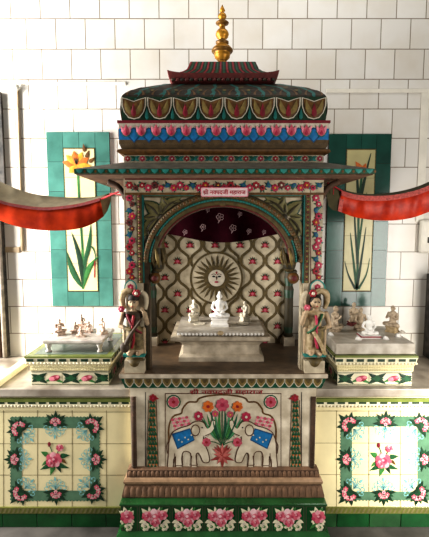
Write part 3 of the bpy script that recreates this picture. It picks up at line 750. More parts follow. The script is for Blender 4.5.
# --- base course with rose tiles
ZB1 = ZP(503.5, 1.70); ZB0 = ZP(531.5, 1.70)
b = MB(); xb = .432
b.rectloft([(-xb - .02, xb + .02, 1.68, 1.804, 0), (-xb - .018, xb + .018, 1.682, 1.804, ZB0 - .014), (-xb - .002, xb + .002, 1.698, 1.804, ZB0), (-xb, xb, 1.70, 1.804, ZB0 + .002), (-xb, xb, 1.70, 1.804, ZB1 - .012), (-xb - .004, xb + .004, 1.696, 1.804, ZB1 - .010), (-xb - .004, xb + .004, 1.696, 1.804, ZB1 - .002), (-xb, xb, 1.70, 1.804, ZB1)], 'glaze_green')
A = Art(b, PM(1.70))
edges = [(122.3, 137.5), (139.3, 170.2), (172, 203), (204.8, 236.2), (238.3, 270), (272, 304), (306, 325.3)]
for k, (a0, a1) in enumerate(edges):
    part = k in (0, 6)
    A.rect(a0, 506.5, a1, 531, 'grout', .0004); A.rect(a0 + .6, 507, a1 - .6, 530.6, 'glaze_green_dark', .0008)
    cxp = (a0 + a1) / 2 if not part else (a0 + 5 if k == 0 else a1 - 7)
    for (dx, dy, L, w, t, m) in ((0, 0, 11, 5, -2.5, 'glaze_ivory'), (0, 0, 11, 5, -.6, 'glaze_ivory'), (0, 4, 12, 5, 2.4, 'leaf_mid'), (0, 4, 12, 5, .7, 'leaf_mid'), (-2, -2, 9, 4, -1.9, 'leaf_mid'), (2, -2, 9, 4, -1.2, 'glaze_ivory'),
                                 (-9, 8, 7, 4, -2.0, 'glaze_ivory'), (9, 8, 7, 4, -1.1, 'glaze_ivory'), (-4, 8, 8, 4, .7, 'glaze_ivory'), (-8, -3, 8, 5, -2.3, 'glaze_ivory'), (8, -3, 8, 5, -.8, 'glaze_ivory'), (-4, -5, 6, 4, -1.9, 'glaze_ivory'), (5, -5, 6, 4, -1.1, 'leaf_mid'), (-11, 4, 5, 4, 2.8, 'glaze_ivory'), (11, 4, 5, 4, .3, 'glaze_ivory')):
        if part and abs(dx + L * math.cos(t)) > 9: L *= .6
        A.leaf(cxp + dx * (.4 if part else 1), 517 + dy, L, w, t, m, .0012, .0007)
    if not part:
        for (dx, dy, r) in ((-9.5, 9.5, 4.6), (9.5, 9.5, 4.4), (1.5, 10.5, 3.2)): A.rose(cxp + dx, 517 + dy, r, .0020, 'leaf_mid', 'glaze_ivory', 'white_paint')
        A.rose(cxp, 516.5, 8.8, .0034, 'tile_pink', 'tile_blush', 'tile_pale'); A.rose(cxp + 8, 514.5, 5.2, .0054, 'tile_rose', 'tile_pink', 'tile_blush'); A.rose(cxp - 7.8, 515.5, 5, .0054, 'tile_rose', 'tile_pink', 'tile_blush'); A.rose(cxp + 1, 522, 4.4, .0060, 'tile_rose', 'tile_pink', 'tile_blush')
    else:
        A.rose(cxp + 1, 527, 4.2, .0020, 'leaf_mid', 'glaze_ivory', 'white_paint'); A.rose(cxp, 516.5, 7, .0034)
b.build('rose_tile_base', SH)
# --- plinth moulding
z = lambda y, Y=1.755: ZP(y, Y)
prof = [(.400, 1.776, z(469)), (.413, 1.761, z(471)), (.415, 1.757, z(476.8)), (.417, 1.755, z(477.4)), (.424, 1.747, z(478.4)), (.428, 1.742, z(480.3)), (.427, 1.743, z(482)), (.423, 1.748, z(483.6)), (.424, 1.747, z(484.4)), (.434, 1.737, z(493)), (.434, 1.737, z(495)), (.426, 1.74, ZB1 + .001)]
b = MB(); b.rectloft([(-h, h, y_, 1.804, zz) for (h, y_, zz) in prof][::-1], lambda i, s_, k: 'stone_highlight' if i in (4, 5, 6, 7) else 'stone_dark' if i in (3, 8, 9) else 'stone')
for (n, hw_, ya_, yb_, Ya_, Yb_) in ((34, .427, 484.6, 494, 1.747, 1.736), (42, .412, 471.2, 476.8, 1.761, 1.757)):
    p = 2 * hw_ / n; H_ = yb_ - ya_
    A = Art(b, lambda u, v, hh: (u, Ya_ + (z(ya_) - v) / (z(ya_) - z(yb_)) * (Yb_ - Ya_) - hh, v))
    for k in range(n):
        x = -hw_ + p * (k + .5)
        A.poly([(x - p * .46, z(yb_)), (x + p * .46, z(yb_)), (x + p * .46, z(ya_ + H_ * .4)), (x + p * .25, z(ya_ + H_ * .12)), (x, z(ya_)), (x - p * .25, z(ya_ + H_ * .12)), (x - p * .46, z(ya_ + H_ * .4))], 'stone', .0014, .004)
b.build('plinth_molding', SH)
# --- lower body and elephant panel
YP = 1.776
ZN0 = ZP(388, 1.735)
b = MB(); b.box(-.398, .398, YP, 2.262, .001, ZN0 + .001, 'panel_cream')
A = Art(b, PM(YP))
q = lambda x, y: (140 + x / 2.524, 380 + y / 2.524)
A.rib([q(64, 34), q(356, 34), q(356, 224), q(64, 224), q(64, 34)], .9, 'outline', .0012, False)
for xx in (145.5, 301.5): A.rib([(xx, 392), (xx, 469)], .7, 'ink', .0010, False)
arch = [(72, 218), (74, 170), (73, 120), (84, 92), (104, 84), (108, 72), (122, 56), (142, 55), (150, 46), (172, 40), (208, 37)]
arch = arch + [(416 - x, y) for x, y in arch[-2::-1]]
A.rib([q(*p) for p in arch], 1.6, 'gold_brown', .0016)
for (x, y) in ((85, 55), (330, 55)):
    A.ell(*q(x, y), 7.2, 7.2, 'sea_green', .0014); A.ell(*q(x, y), 6, 6, 'panel_cream', .0018); A.flower(*q(x, y), 5.4, 'pink', 'red', .0024, 8)
FP = b.build('front_panel', SH)
def elephant(mir):
    b = MB(); A = Art(b, PM(YP))
    g = (lambda x, y: q(416 - x, y)) if mir else q
    body = [(74, 160), (78, 143), (86, 130), (104, 121), (124, 115), (134, 108), (148, 104), (160, 108), (166, 118), (172, 122), (179, 114), (182, 103), (189, 104), (188, 118), (180, 131), (169, 137), (160, 141), (159, 152), (164, 166), (171, 182), (174, 204), (161, 206), (154, 192), (147, 182),
            (140, 190), (143, 220), (131, 220), (129, 184), (110, 179), (104, 196), (105, 220), (92, 220), (91, 192), (84, 200), (82, 220), (71, 220), (73, 190)]
    n = len(body); P = spline([g(*p) for p in body + body[:1]], 3)[:-1]
    # outline, then raised body
    A.rib(P + [P[0]], 2.0, 'outline', .0022, False)
    import mathutils
    tri = mathutils.geometry.tessellate_polygon([[Vector((p[0], p[1], 0)) for p in P]])
    b.add([A.mp(p[0], p[1], .0030) for p in P], [tuple(f) for f in tri], 'panel_cream')
    A.poly([g(*p) for p in ((82, 136), (126, 122), (137, 150), (95, 172))], 'blue', .0036); A.rib([g(*p) for p in ((82, 136), (126, 122), (137, 150), (95, 172), (82, 136))], 1.2, 'blue_deep', .0040, False)
    for k in range(5): A.ell(*g(98 + 8 * k, 150 + (k % 2) * 8 - 3 * k), .9, .9, 'white_paint', .0041, n=7)
    A.ell(*g(140, 126), 4.0, 5.4, 'panel_cream', .0036, .2 if not mir else -.2, .0012); A.ring(*g(140, 126), 3.8, 4.6, 'outline', .0042, 16, sy=1.3)
    A.ell(*g(157, 119), .8, .8, 'ink', .0044, n=7)
    A.rib([g(160, 139), g(170, 143), g(178, 140)], 1.2, 'white_paint', .0040)
    for (x, y, x2, y2) in ((143, 184, 143, 212), (108, 190, 108, 215), (131, 190, 128, 214), (88, 184, 86, 208), (128, 214, 144, 214), (91, 215, 107, 215)): A.rib([g(x, y), g(x2, y2)], .7, 'outline', .0040)
    A.rib([g(75, 150), g(68, 165), g(70, 185)], .9, 'outline', .0030)
    b.build('elephant_relief', FP)
elephant(False); elephant(True)
b = MB(); A = Art(b, PM(YP))
for k, (a, L, m) in enumerate([(-1.57 + d, 27 - abs(d) * 4, ('leaf_bright', 'leaf_mid', 'sea_green')[k % 3]) for k, d in enumerate((-.95, -.72, -.5, -.3, -.1, .1, .3, .5, .72, .95))]):
    x, y = q(208 + (a + 1.57) * 14, 158); A.leaf(x, y - 2, L * 1.22, 2.7, a * .55 - 1.57 * .45, m, .0018 + .0002 * (k % 3), .001, .8, .05 if k > 4 else -.05)
for (x, y) in ((172, 68), (148, 90), (168, 155), (208, 62), (245, 155), (268, 92), (246, 66)): A.rib([q(208, 165), q((208 + x) / 2, (165 + y) / 2 - 4), q(x, y)], .8, 'leaf', .0026)
for k in range(9):
    a = PI / 2 + (k - 4) * .62; x, y = q(208, 192); A.leaf(x, y, 13 if k % 2 == 0 else 9.5, 4, a, ('terracotta', 'terracotta_pale')[k % 2], .0030 + .0002 * (k % 3), .001)
for k in range(5):
    a = -PI / 2 + (k - 2) * .5; x, y = q(208, 188); A.leaf(x, y, 12, 4, a, ('terracotta_pale', 'terracotta')[k % 2], .0036, .001)
for (x, y, r, m, c) in ((172, 66, 5.6, 'orange', 'red'), (246, 66, 5.2, 'orange', 'red'), (208, 62, 6.6, 'pink', 'rose'), (148, 90, 4.6, 'rose', 'white_paint'), (268, 92, 4.8, 'rose', 'white_paint'),
                        (168, 156, 4.4, 'pink', 'red'), (246, 156, 4.6, 'pink', 'red'), (190, 84, 3.2, 'pink', 'yellow'), (228, 86, 3.2, 'pink', 'yellow')):
    A.flower(*q(x, y), r, m, c, .0040, 7, dome=.0008)
for s in (0, 1):
    for k in range(16):
        x = 82 + (k % 5) * 9 + (k // 5) * 3; y = 100 + (k // 5) * 8 - (k % 5) * 1.5
        x = 416 - x if s else x
        A.ell(*q(x, y), 1.7, 1.5, ('pink', 'pink_light')[k % 2], .0018, n=8)
b.build('bouquet_relief', FP)
for (xa, mir) in ((152.5, 1), (295.5, -1)):
    b = MB(); A = Art(b, PM(YP)); y0, y1 = 469, 397
    A.poly([(xa - 5.6, y0), (xa + 5.6, y0), (xa + 3.6, 401), (xa + 1.5, y1), (xa - 1.5, y1), (xa - 3.6, 401)], 'dress_beige', .0014)
    for r in range(15):
        y = y0 - 2.5 - r * 4.7; w = 5.2 - 2.6 * r / 14; n = 3 if r < 9 else 2
        for k in range(n):
            x = xa + w * (-1 + (2 * k + 1) / n + (.12 if r % 2 else -.12))
            A.leaf(x, y + 2.4, 5.2, 3.0, -PI / 2, ('sea_green', 'leaf')[(r + k) % 2], .0020 + .00012 * r, .001); A.ell(x, y + 2.2, .7, .9, 'orange' if r % 2 else 'gold_brown', .0046, n=6)
    A.rib([(xa - 6, y0), (xa - 3.9, 400)], .6, 'outline', .0024, False); A.rib([(xa + 6, y0), (xa + 3.9, 400)], .6, 'outline', .0024, False)
    A.flower(xa + .6 * mir, 397.5, 3.8, 'red', 'rose', .0046, 6, dome=.001); A.leaf(xa + 2 * mir, 397.5, 5, 2.8, 0.2 if mir > 0 else PI - .2, 'red', .0050, .001)
    b.build('plant_relief', FP)
for xs_ in (134.8, 311.8):
    b = MB(); x0, z0 = at(xs_, 467, YP); z1 = ZP(396.5, YP)
    b.tube([(x0, YP - .001, z0), (x0, YP - .001, z1)], .0105, 'stone_dark', 10)
    for k in range(20):
        zz = z0 + (z1 - z0) * (k + .5) / 20; b.ball((x0, YP - .005, zz), (.0095, .007, .006), 'stone_dark' if k % 2 else 'dress_dark', 8, 5)
    b.build('carved_strip', SH)
b = MB(); x0, z0 = at(190, 394.5, YP); x1, z1 = at(263, 388.6, YP)
lettering(b, 'शी नवपदजी महाराज', x0, x1, z0, z1, YP - .003, 'red'); o = b.build('lettering', FP); o['label'] = 'red painted Devanagari inscription above the elephants'
# --- niche floor slab with petal band
ZNF = ZP(374, 1.72)
b = MB(); b.rectloft([(-.41, .41, 1.735, 2.262, ZN0), (-.424, .424, 1.726, 2.262, ZP(379, 1.722)), (-.431, .431, 1.72, 2.262, ZP(378.2, 1.72)), (-.431, .431, 1.72, 2.262, ZNF - .001), (-.430, .430, 1.721, 2.262, ZNF)], lambda i, s_, k: 'sea_green' if i == 0 else 'marble_old' if i < 3 else 'floor_brown')
zb, zt = ZN0 + .002, ZP(379, 1.722)
n = 21; p = .82 / n
for k in range(n):
    x = -.41 + p * (k + .5)
    for (w, m, h) in ((.5, 'white_paint', .0016), (.43, 'olive_light', .0024), (.28, 'olive', .0032)):
        pts = [(x - p * w, zt), (x + p * w, zt), (x + p * w * .95, zt - (zt - zb) * .45 * w * 2), (x + p * w * .4, zt - (zt - zb) * .85 * w * 2), (x, zt - (zt - zb) * w * 2 * .98), (x - p * w * .4, zt - (zt - zb) * .85 * w * 2), (x - p * w * .95, zt - (zt - zb) * .45 * w * 2)]
        Art(b, lambda u, v, hh: (u, 1.726 + (zt - v) / (zt - zb) * .009 - hh, v)).poly(pts, m, h, .0012)
b.build('niche_floor_slab', SH)
# --- niche back with ogee lattice and sun
YB = 2.19
def zlat(y): return ZP(y, YB)
x0b, x1b = XP(156, 300, YB), XP(286.5, 300, YB)
b = MB(); b.box(x0b, x1b, YB, 2.262, ZNF - .002, ZP(188, YB), 'cream_paint')
A = Art(b, PM(YB))
pitch, vp, cx0, cy0 = 12.5, 32.4, 216.5, 278.0
colx = lambda c: 177.5 + pitch * c
ceny = lambda c: 260.7 if c % 2 == 0 else 244.5
for c in range(-2, 9):
    xc = colx(c + .5); yc = ceny(c)
    pts = []
    for k in range(54):
        y = 190 + k * 3
        if y > 348: break
        t = 2 * PI * (y - yc) / vp
        pts.append((min(max(xc + pitch * .46 * (math.cos(t) - .10 * math.cos(3 * t)), 158), 285), y))
    A.rib(pts, 2.7, 'olive', .0012 + .0002 * (c % 2), False)
for c in range(-1, 10):
    for r in range(-3, 4):
        x = colx(c); y = ceny(c) + vp * r
        if not (160 < x < 283 and 200 < y < 346): continue
        if math.hypot(x - cx0, y - cy0) < 28.5: continue
        for a in (-2.6, -2.05, -1.57, -1.1, -.55, .6, 2.55): A.leaf(x, y + 1, 5.4, 2.0, a, 'leaf_dark', .0018)
        for a in (-2.4, -1.57, -.75, .2, 2.95): A.leaf(x, y + 1.6, 4.2, 2.6, a, 'red', .0024)
        A.ell(x, y + .8, 1.6, 1.5, 'pink', .0030, n=8)
NB = b.build('niche_back', SH)
b = MB(); A = Art(b, PM(YB))
A.ell(cx0, cy0, 26.6, 26.6, 'cream_paint', .0024, n=40); A.ring(cx0, cy0, 24.6, 26.6, 'olive', .0034, 48)
for k in range(24):
    a = 2 * PI * k / 24; d = .085
    pts = [(11, -1.45), (15, -1.7 + 1), (19, -.6), (23.8, .9), (19, 1.4), (15, 1.9), (11, 1.45)]
    A.poly([(cx0 + r * math.cos(a) - w * math.sin(a), cy0 + r * math.sin(a) + w * math.cos(a)) for r, w in pts], 'olive', .0036, .0014)
A.ring(cx0, cy0, 8.2, 12.6, 'olive', .0040, 40); A.ell(cx0, cy0, 8.4, 8.4, 'white_paint', .0040, n=28)
# the face on the sun's disc
A.ell(cx0 - 2.8, cy0 - 1.6, 1.7, .9, 'ink', .0048, n=8); A.ell(cx0 + 2.8, cy0 - 1.6, 1.7, .9, 'ink', .0048, n=8)
A.rib([(cx0 - 5, cy0 - 3.4), (cx0 - 2.5, cy0 - 4.2), (cx0 - .6, cy0 - 3.2)], .6, 'outline', .0048); A.rib([(cx0 + 5, cy0 - 3.4), (cx0 + 2.5, cy0 - 4.2), (cx0 + .6, cy0 - 3.2)], .6, 'outline', .0048)
A.leaf(cx0, cy0 - 2, 4.4, 1.5, PI / 2, 'outline', .0048); A.ell(cx0, cy0 + 3.9, 2.2, .9, 'rose', .0050, n=8); A.ell(cx0, cy0 - 5.4, .9, 1.3, 'red', .0050, n=8)
b.build('sun_emblem', NB)
# rear pilasters
for (a0, a1) in ((147.5, 156.2), (284.8, 293.5)):
    b = MB(); xa, xb_ = XP(a0, 310, 2.15), XP(a1, 310, 2.15); xm = (xa + xb_) / 2; w = (xb_ - xa) / 2
    zz0, zz1 = ZNF - .001, ZP(190, 2.15)
    b.box(xm - w * 1.25, xm + w * 1.25, 2.13, 2.20, zz0, zz0 + .045, 'marble_old')
    n = 14
    b.lathe((xm, 2.165, zz0 + .045), [(w * 1.1, 0), (w * .9, .02), (w, .05), (w * .95, .2), (w * 1.05, .24), (w * .8, .26), (w * 1.1, .30), (w, .33), (w, zz1 - zz0 - .045)], lambda i: ('olive_dark', 'leaf_dark')[i % 2], 14, ribs=7, ribd=.06)
    b.build('rear_pilaster', SH)
# --- front pillars
ZL0 = ZP(195, YF); ZL1 = ZP(178, YF)
def floral(A, pts, r, seed):
    rnd = random.Random(seed)
    mods = ('red', 'red', 'rose', 'red_brown')
    vine = [(p[0] + (r * .35 if i % 2 else -r * .35) * abs(pts[-1][1] - pts[0][1]) / (abs(pts[-1][1] - pts[0][1]) + abs(pts[-1][0] - pts[0][0])),
             p[1] + (r * .35 if i % 2 else -r * .35) * abs(pts[-1][0] - pts[0][0]) / (abs(pts[-1][1] - pts[0][1]) + abs(pts[-1][0] - pts[0][0]))) for i, p in enumerate(pts)]
    A.rib(vine, r * .2, 'leaf_dark', .0012)
    for i, p in enumerate(vine):
        k = i % 4
        for a in [rnd.uniform(0, 6) for _ in range(4)]: A.leaf(p[0], p[1], r * 1.45, r * .7, a, ('sea_green', 'leaf_dark', 'teal')[rnd.randrange(3)], .0015, .0006)
        if k == 2 and rnd.random() < .8:
            A.ell(p[0], p[1], r * .75, r * .55, 'blue_deep', .0022, rnd.uniform(0, 3), .0012); A.ell(p[0], p[1], r * .35, r * .3, 'teal', .0038, n=7)
        else:
            A.flower(p[0], p[1], r * (1.0 if k in (0, 3) else .78), mods[rnd.randrange(4)] if k != 3 else 'rose', ('white_paint', 'yellow', 'ink')[rnd.randrange(3)], .0024, 6, rnd.uniform(0, 1), .001)
for sgn, (a0, a1, r0, r1) in ((-1, (124.8, 137, 137, 142.4)), (1, (310, 324.6, 304.4, 310))):
    xo = sgn * .4035; xi = XP(r1 if sgn < 0 else r0, 240, YF)
    b = MB(); b.box(min(xo, xi), max(xo, xi), YF, YF + .075, ZNF, ZL1, 'cream_paint')
    A = Art(b, PM(YF)); xm = (a0 + a1) / 2
    floral(A, [(xm, 198 + 6.1 * k) for k in range(14)], 3.7, 3 + sgn)
    A.rib([(a0 + .4, 190), (a0 + .8, 284)], .6, 'red_brown', .0012, False)
    # rope edge beside the arch
    xr = XP((r0 + r1) / 2, 240, YF); zr0, zr1 = ZP(283, YF), ZL0
    b.box(xr - .010, xr + .010, YF - .004, YF + .001, zr0, zr1, 'olive')
    for k in range(34):
        zz = zr0 + (zr1 - zr0) * (k + .5) / 34; b.ball((xr, YF - .004, zz), (.0055, .005, .0045), 'red_brown' if k % 2 else 'olive_light', 7, 5)
    b.box(xr + (.012 if sgn < 0 else -.017), xr + (.017 if sgn < 0 else -.012), YF - .003, YF + .001, zr0, zr1, 'teal')
    # outer face floral on the side, seen from beside the shrine
    S = Art(b, LEFT(xo) if sgn < 0 else RIGHT(xo)); floral(S, [(YF + .037, ZP(284, YF) + .0252 * k) for k in range(15)], .016, 11 + sgn)
    # cusped cap above the carved figure
    A.poly([(a0 - .5, 292), (a0, 284), (xm, 279), (a1, 284), (a1 + .5, 292)], 'white_paint', .0030, .002); A.rib([(a0, 291), (a0 + 1, 284), (xm, 280), (a1 - 1, 284), (a1, 291)], 1.2, 'teal_light', .0060)
    A.flower(xm, 287, 3.2, 'rose', 'pink_light', .0066, 6)
    b.build('pillar', SH)
# --- lintel with flower band
b = MB(); b.box(-.4035, .4035, YF - .001, YF + .075, ZL0, ZL1, 'cream_paint'); A = Art(b, PM(YF - .001))
floral(A, [(129.5 + 6.33 * k, 186.6) for k in range(31)], 3.7, 21)
A.rect(125, 192.8, 324.5, 195, 'gold_brown', .0030); A.rect(125, 177.5, 324.5, 180, 'red_brown', .0030)
b.build('lintel', SH)
# --- arch spandrel
CXA, CYA, RX, RY = 222.8, 262.0, 65.5, 55.0
b = MB(); Ya = YF + .008
outer, inner = [], []
n = 48
for k in range(n + 1):
    a = PI - PI * k / n
    inner.append((CXA + RX * math.cos(a), CYA - RY * math.sin(a)))
    dx, dy = math.cos(a), -math.sin(a)
    tx = ((304.6 - CXA) / dx if dx > 1e-6 else (142 - CXA) / dx if dx < -1e-6 else 1e9); ty = (194 - CYA) / dy if dy < -1e-6 else 1e9
    t_ = min(tx, ty); outer.append((CXA + t_ * dx, CYA + t_ * dy))
mp = PM(Ya); vs = [mp(*p, 0) for p in outer] + [mp(*p, 0) for p in inner] + [mp(*p, -.05) for p in inner] + [mp(*p, -.05) for p in outer]; N = n + 1
fs = [(i, i + 1, N + i + 1, N + i) for i in range(n)] + [(N + i, N + i + 1, 2 * N + i + 1, 2 * N + i) for i in range(n)] + [(2 * N + i, 2 * N + i + 1, 3 * N + i + 1, 3 * N + i) for i in range(n)]
b.add(vs, fs, ['cream_paint'] * n + ['olive_dark'] * n + ['cream_paint'] * n)
def arc(r, m, rr, off, k0=0, k1=n):
    pts = []
    for k in range(k0, k1 + 1):
        a = PI - PI * k / n; p = mp(CXA + (RX + r) * math.cos(a), CYA - (RY + r) * math.sin(a), off); pts.append(p)
    b.tube(pts, rr, m, 8)
arc(1.2, 'red_brown', .0045, .002); arc(4.2, 'olive', .011, .001); arc(7.4, 'teal_light', .0055, .004); arc(11.6, 'olive', .0135, .001); arc(14.6, 'olive_dark', .005, .003)
for k in range(76):
    a = PI * (k + .5) / 76
    p = mp(CXA + (RX + 11.6) * math.cos(a), CYA - (RY + 11.6) * math.sin(a), .011); b.ball(p, (.0085, .005, .0085), 'olive' if k % 2 else 'gold_brown', 7, 5)
    p = mp(CXA + (RX + 7.4) * math.cos(a), CYA - (RY + 7.4) * math.sin(a), .008); b.ball(p, (.004, .003, .004), 'teal', 6, 4)
A = Art(b, mp)
A.rect(142, 193.5, 304.6, 196, 'teal', .002); A.rect(142, 196, 304.6, 197.6, 'olive', .0024)
for s in (1, -1):
    g = (lambda x, y: (x, y)) if s > 0 else (lambda x, y: (446.4 - x, y))
    def lf(x, y, L, w, ang, m='olive', h=.0026, bd=0.0):
        X, Y_ = g(x, y); A.leaf(X, Y_, L, w, ang if s > 0 else PI - ang, m, h, .003, .75, bd * s)
    for (x, y, L, w, a, bd) in ((159, 216, 22, 15, -2.35, .06), (161, 215, 29, 13, -.72, -.10), (157, 218, 25, 13, 2.20, .08), (160, 214, 13, 8, -1.5, .1), (156, 216, 14, 9, 3.0, -.05), (168, 205, 11, 8, -2.2, -.1), (173, 204, 13, 8, .05, -.1), (149, 229, 10, 8, 1.4, .1)):
        lf(x, y, L, w, a, 'leaf_dark', .0020, bd); lf(x, y, L * .95, w * .82, a, 'olive_leaf', .0030, bd); lf(x, y, L * .8, w * .16, a, 'olive_dark', .0086, bd)
    X, Y_ = g(162, 217); A.ell(X, Y_, 3, 3, 'olive_dark', .0070, dome=.003)
    A.rib([g(143.5, 197), g(143.5, 256)], 1.6, 'teal', .003, False)
b.lathe(mp(CXA, 206, -.01), [(.02, 0), (.024, .012), (.014, .03), (.018, .04), (.006, .05)], 'olive', 12)
b.build('arch', SH)
# pendant brackets at the springing of the arch
for s in (-1, 1):
    b = MB(); xc, zc = at(157.5 if s < 0 else 289.5, 262, YF + .02); top = ZP(236, YF + .02); yb = YF + .028
    H = top - ZP(272, YF + .02); z0 = top - H
    b.lathe((xc, yb, z0), [(.012, 0), (.022, .012), (.026, .03), (.021, .05), (.027, .075), (.030, .1), (.024, H - .025), (.032, H - .012), (.034, H)], lambda i: ('olive', 'olive_dark', 'olive')[i % 3], 16, ribs=8, ribd=.10)
    for k in range(7):
        a = 2 * PI * k / 7
        b.tube([(xc + .028 * math.cos(a), yb + .028 * math.sin(a), z0 + .1), (xc + .033 * math.cos(a + .3), yb + .033 * math.sin(a + .3), z0 + .06), (xc + .020 * math.cos(a + .6), yb + .02 * math.sin(a + .6), z0 + .02)], [.004, .008, .003], 'olive_light' if k % 2 else 'olive', 6)
    xk = xc - .012 if s < 0 else xc + .018; zk = ZP(278, YF + .02)
    b.ball((xk, yb - .004, zk), (.024, .024, .025), 'gold_brown', 14, 10); b.ball((xk, yb - .026, zk), (.012, .006, .012), 'red_brown'); b.lathe((xk, yb, zk + .018), [(.01, 0), (.017, .006), (.012, .016)], 'olive_dark', 12)
    b.build('pendant_bracket', SH)
    # slim colonnette below it on the left and right, just behind the pillar
b = MB()
x0, x1 = XP(142.5, 300, YF), XP(149, 300, YF)
b.box(x0, x1, YF + .012, YF + .06, ZNF, ZP(258, YF), 'dress_dark'); b.tube([((x0 + x1) / 2, YF + .02, ZNF), ((x0 + x1) / 2, YF + .02, ZP(284, YF))], .011, 'olive_dark', 10)
b.build('colonnette', SH)
b = MB(); x0, x1 = XP(302, 300, YF), XP(304.8, 300, YF)
b.box(x0, x1, YF + .012, YF + .06, ZNF, ZP(256, YF), 'cream_paint'); b.build('colonnette', SH)
# side beams, niche ceiling
for s in (-1, 1):
    b = MB(); xa, xb_ = sorted((s * .4035, s * .335)); b.box(xa, xb_, YF + .074, 2.262, ZP(200, YF), ZL1, 'cream_paint')
    S = Art(b, LEFT(-.4035) if s < 0 else RIGHT(.4035)); floral(S, [(YF + .1 + .03 * k, ZP(188, YF)) for k in range(13)], .016, 31 + s)
    b.build('side_beam', SH)
b = MB(); b.box(-.336, .336, YF + .02, 2.262, ZP(183, YF), ZL1, 'stone_dark'); b.build('niche_ceiling', SH)
# --- eave
b = MB(); XE, YE = .556, 1.617
zi = ZP(162.5, 1.755); ze1 = ZP(168.3, YE); ze0 = ZP(174.6, YE); zu = ZP(178.5, YF)
b.rectloft([(-.405, .405, YF - .004, 2.25, zu), (-XE + .006, XE - .006, YE + .006, 2.25, ze0), (-XE, XE, YE, 2.25, ze0 + .004), (-XE, XE, YE, 2.25, ze1 - .002), (-XE + .006, XE - .006, YE + .006, 2.25, ze1), (-HW + .01, HW - .01, 1.756, 2.25, zi)],
           lambda i, s_, k: ('stone', 'dress_dark', 'sea_green', 'leaf_dark', 'dome_grey')[i], nx=1)
for (mp_, u0, u1) in ((FRONT(YE), -XE, XE), (LEFT(-XE), YE, 2.248), (RIGHT(XE), YE, 2.248)):
    A = Art(b, mp_); n = round((u1 - u0) / .040); p = (u1 - u0) / n
    for k in range(n):
        u = u0 + p * (k + .5); zt_, zb_ = ze1 - .003, ze0 + .003
        A.poly([(u - p * .34, zt_), (u + p * .34, zt_), (u + p * .26, (zt_ + zb_) / 2), (u, zb_), (u - p * .26, (zt_ + zb_) / 2)], 'teal_light', .0010, .001)
        A.ell(u + p * .5, (zt_ + zb_) / 2, p * .12, p * .14, 'gold_brown', .0012, n=7)
b.build('eave', SH)
# brackets under the eave ends
for s in (-1, 1):
    b = MB(); x0 = s * .403
    pts = [(x0, YF + .03, ZP(196, YF)), (x0 + s * .03, YF + .03, ZP(186, YF)), (x0 + s * .07, YF + .03, ZP(181, YF))]
    b.tube(spline(pts, 4), .012, 'stone_dark', 8); b.ball(pts[0], .016, 'stone_dark')
    b.build('eave_bracket', SH)
# --- drum: flower band, cornice roll, brown course, lotus frieze, cusped petals
YDm = 1.755; DB = 2.245
zA = ZP(163, YDm); zB = ZP(154, YDm); zC_ = ZP(149.5, YDm); zD = ZP(144, YDm); zE = ZP(123.2, YDm); zF = ZP(120.6, YDm); zG = ZP(97, YDm)
sidesF = lambda hw, yf: ((FRONT(yf), -hw, hw), (LEFT(-hw), yf, DB), (RIGHT(hw), yf, DB))
b = MB(); h1 = .400
b.rectloft([(-h1, h1, 1.76, DB, zi - .006), (-h1, h1, 1.76, DB, zB)], 'cream_paint')
for (mp_, u0, u1) in sidesF(h1, 1.76):
    A = Art(b, mp_); n = round((u1 - u0) / .03); p = (u1 - u0) / n; zm = (zA + zB) / 2
    A.rect(u0, zB - .004, u1, zB, 'gold_brown', .0008)
    for k in range(n):
        u = u0 + p * (k + .5)
        if k % 2 == 0: A.flower(u, zm, .011, ('red', 'rose')[k % 4 // 2], 'white_paint', .0016, 6, dome=.001)
        else:
            A.leaf(u, zm, .022, .014, .5, 'teal', .0014, .001); A.leaf(u, zm, .022, .014, PI - .5, 'sea_green', .0014, .001); A.leaf(u, zm, .02, .012, -.5, 'teal_light', .0014, .001); A.leaf(u, zm, .02, .012, PI + .5, 'teal', .0014, .001)
b.build('flower_band', SH)
b = MB(); h2 = .424
b.rectloft([(-h1, h1, 1.76, DB, zB - .001), (-h2 + .004, h2 - .004, YDm - .006, DB + .002, zB + .004), (-h2 - .002, h2 + .002, YDm - .010, DB + .002, (zB + zC_) / 2), (-h2 + .004, h2 - .004, YDm - .006, DB + .002, zC_), (-HW + .008, HW - .008, YDm + .006, DB, zC_ + .004), (-HW, HW, YDm, DB, zD)],
           lambda i, s_, k: ('gold_brown', 'gold_brown', 'gold_brown', 'olive_dark', 'brown_course')[i])
b.build('cornice', SH)
b = MB()
b.rectloft([(-HW, HW, YDm, DB, zD), (-HW, HW, YDm, DB, zE), (-HW - .005, HW + .005, YDm - .005, DB, zE + .001), (-HW - .005, HW + .005, YDm - .005, DB, zF), (-HW, HW, YDm, DB, zF + .001)], lambda i, s_, k: ('white_paint', 'crimson', 'crimson', 'crimson')[i])
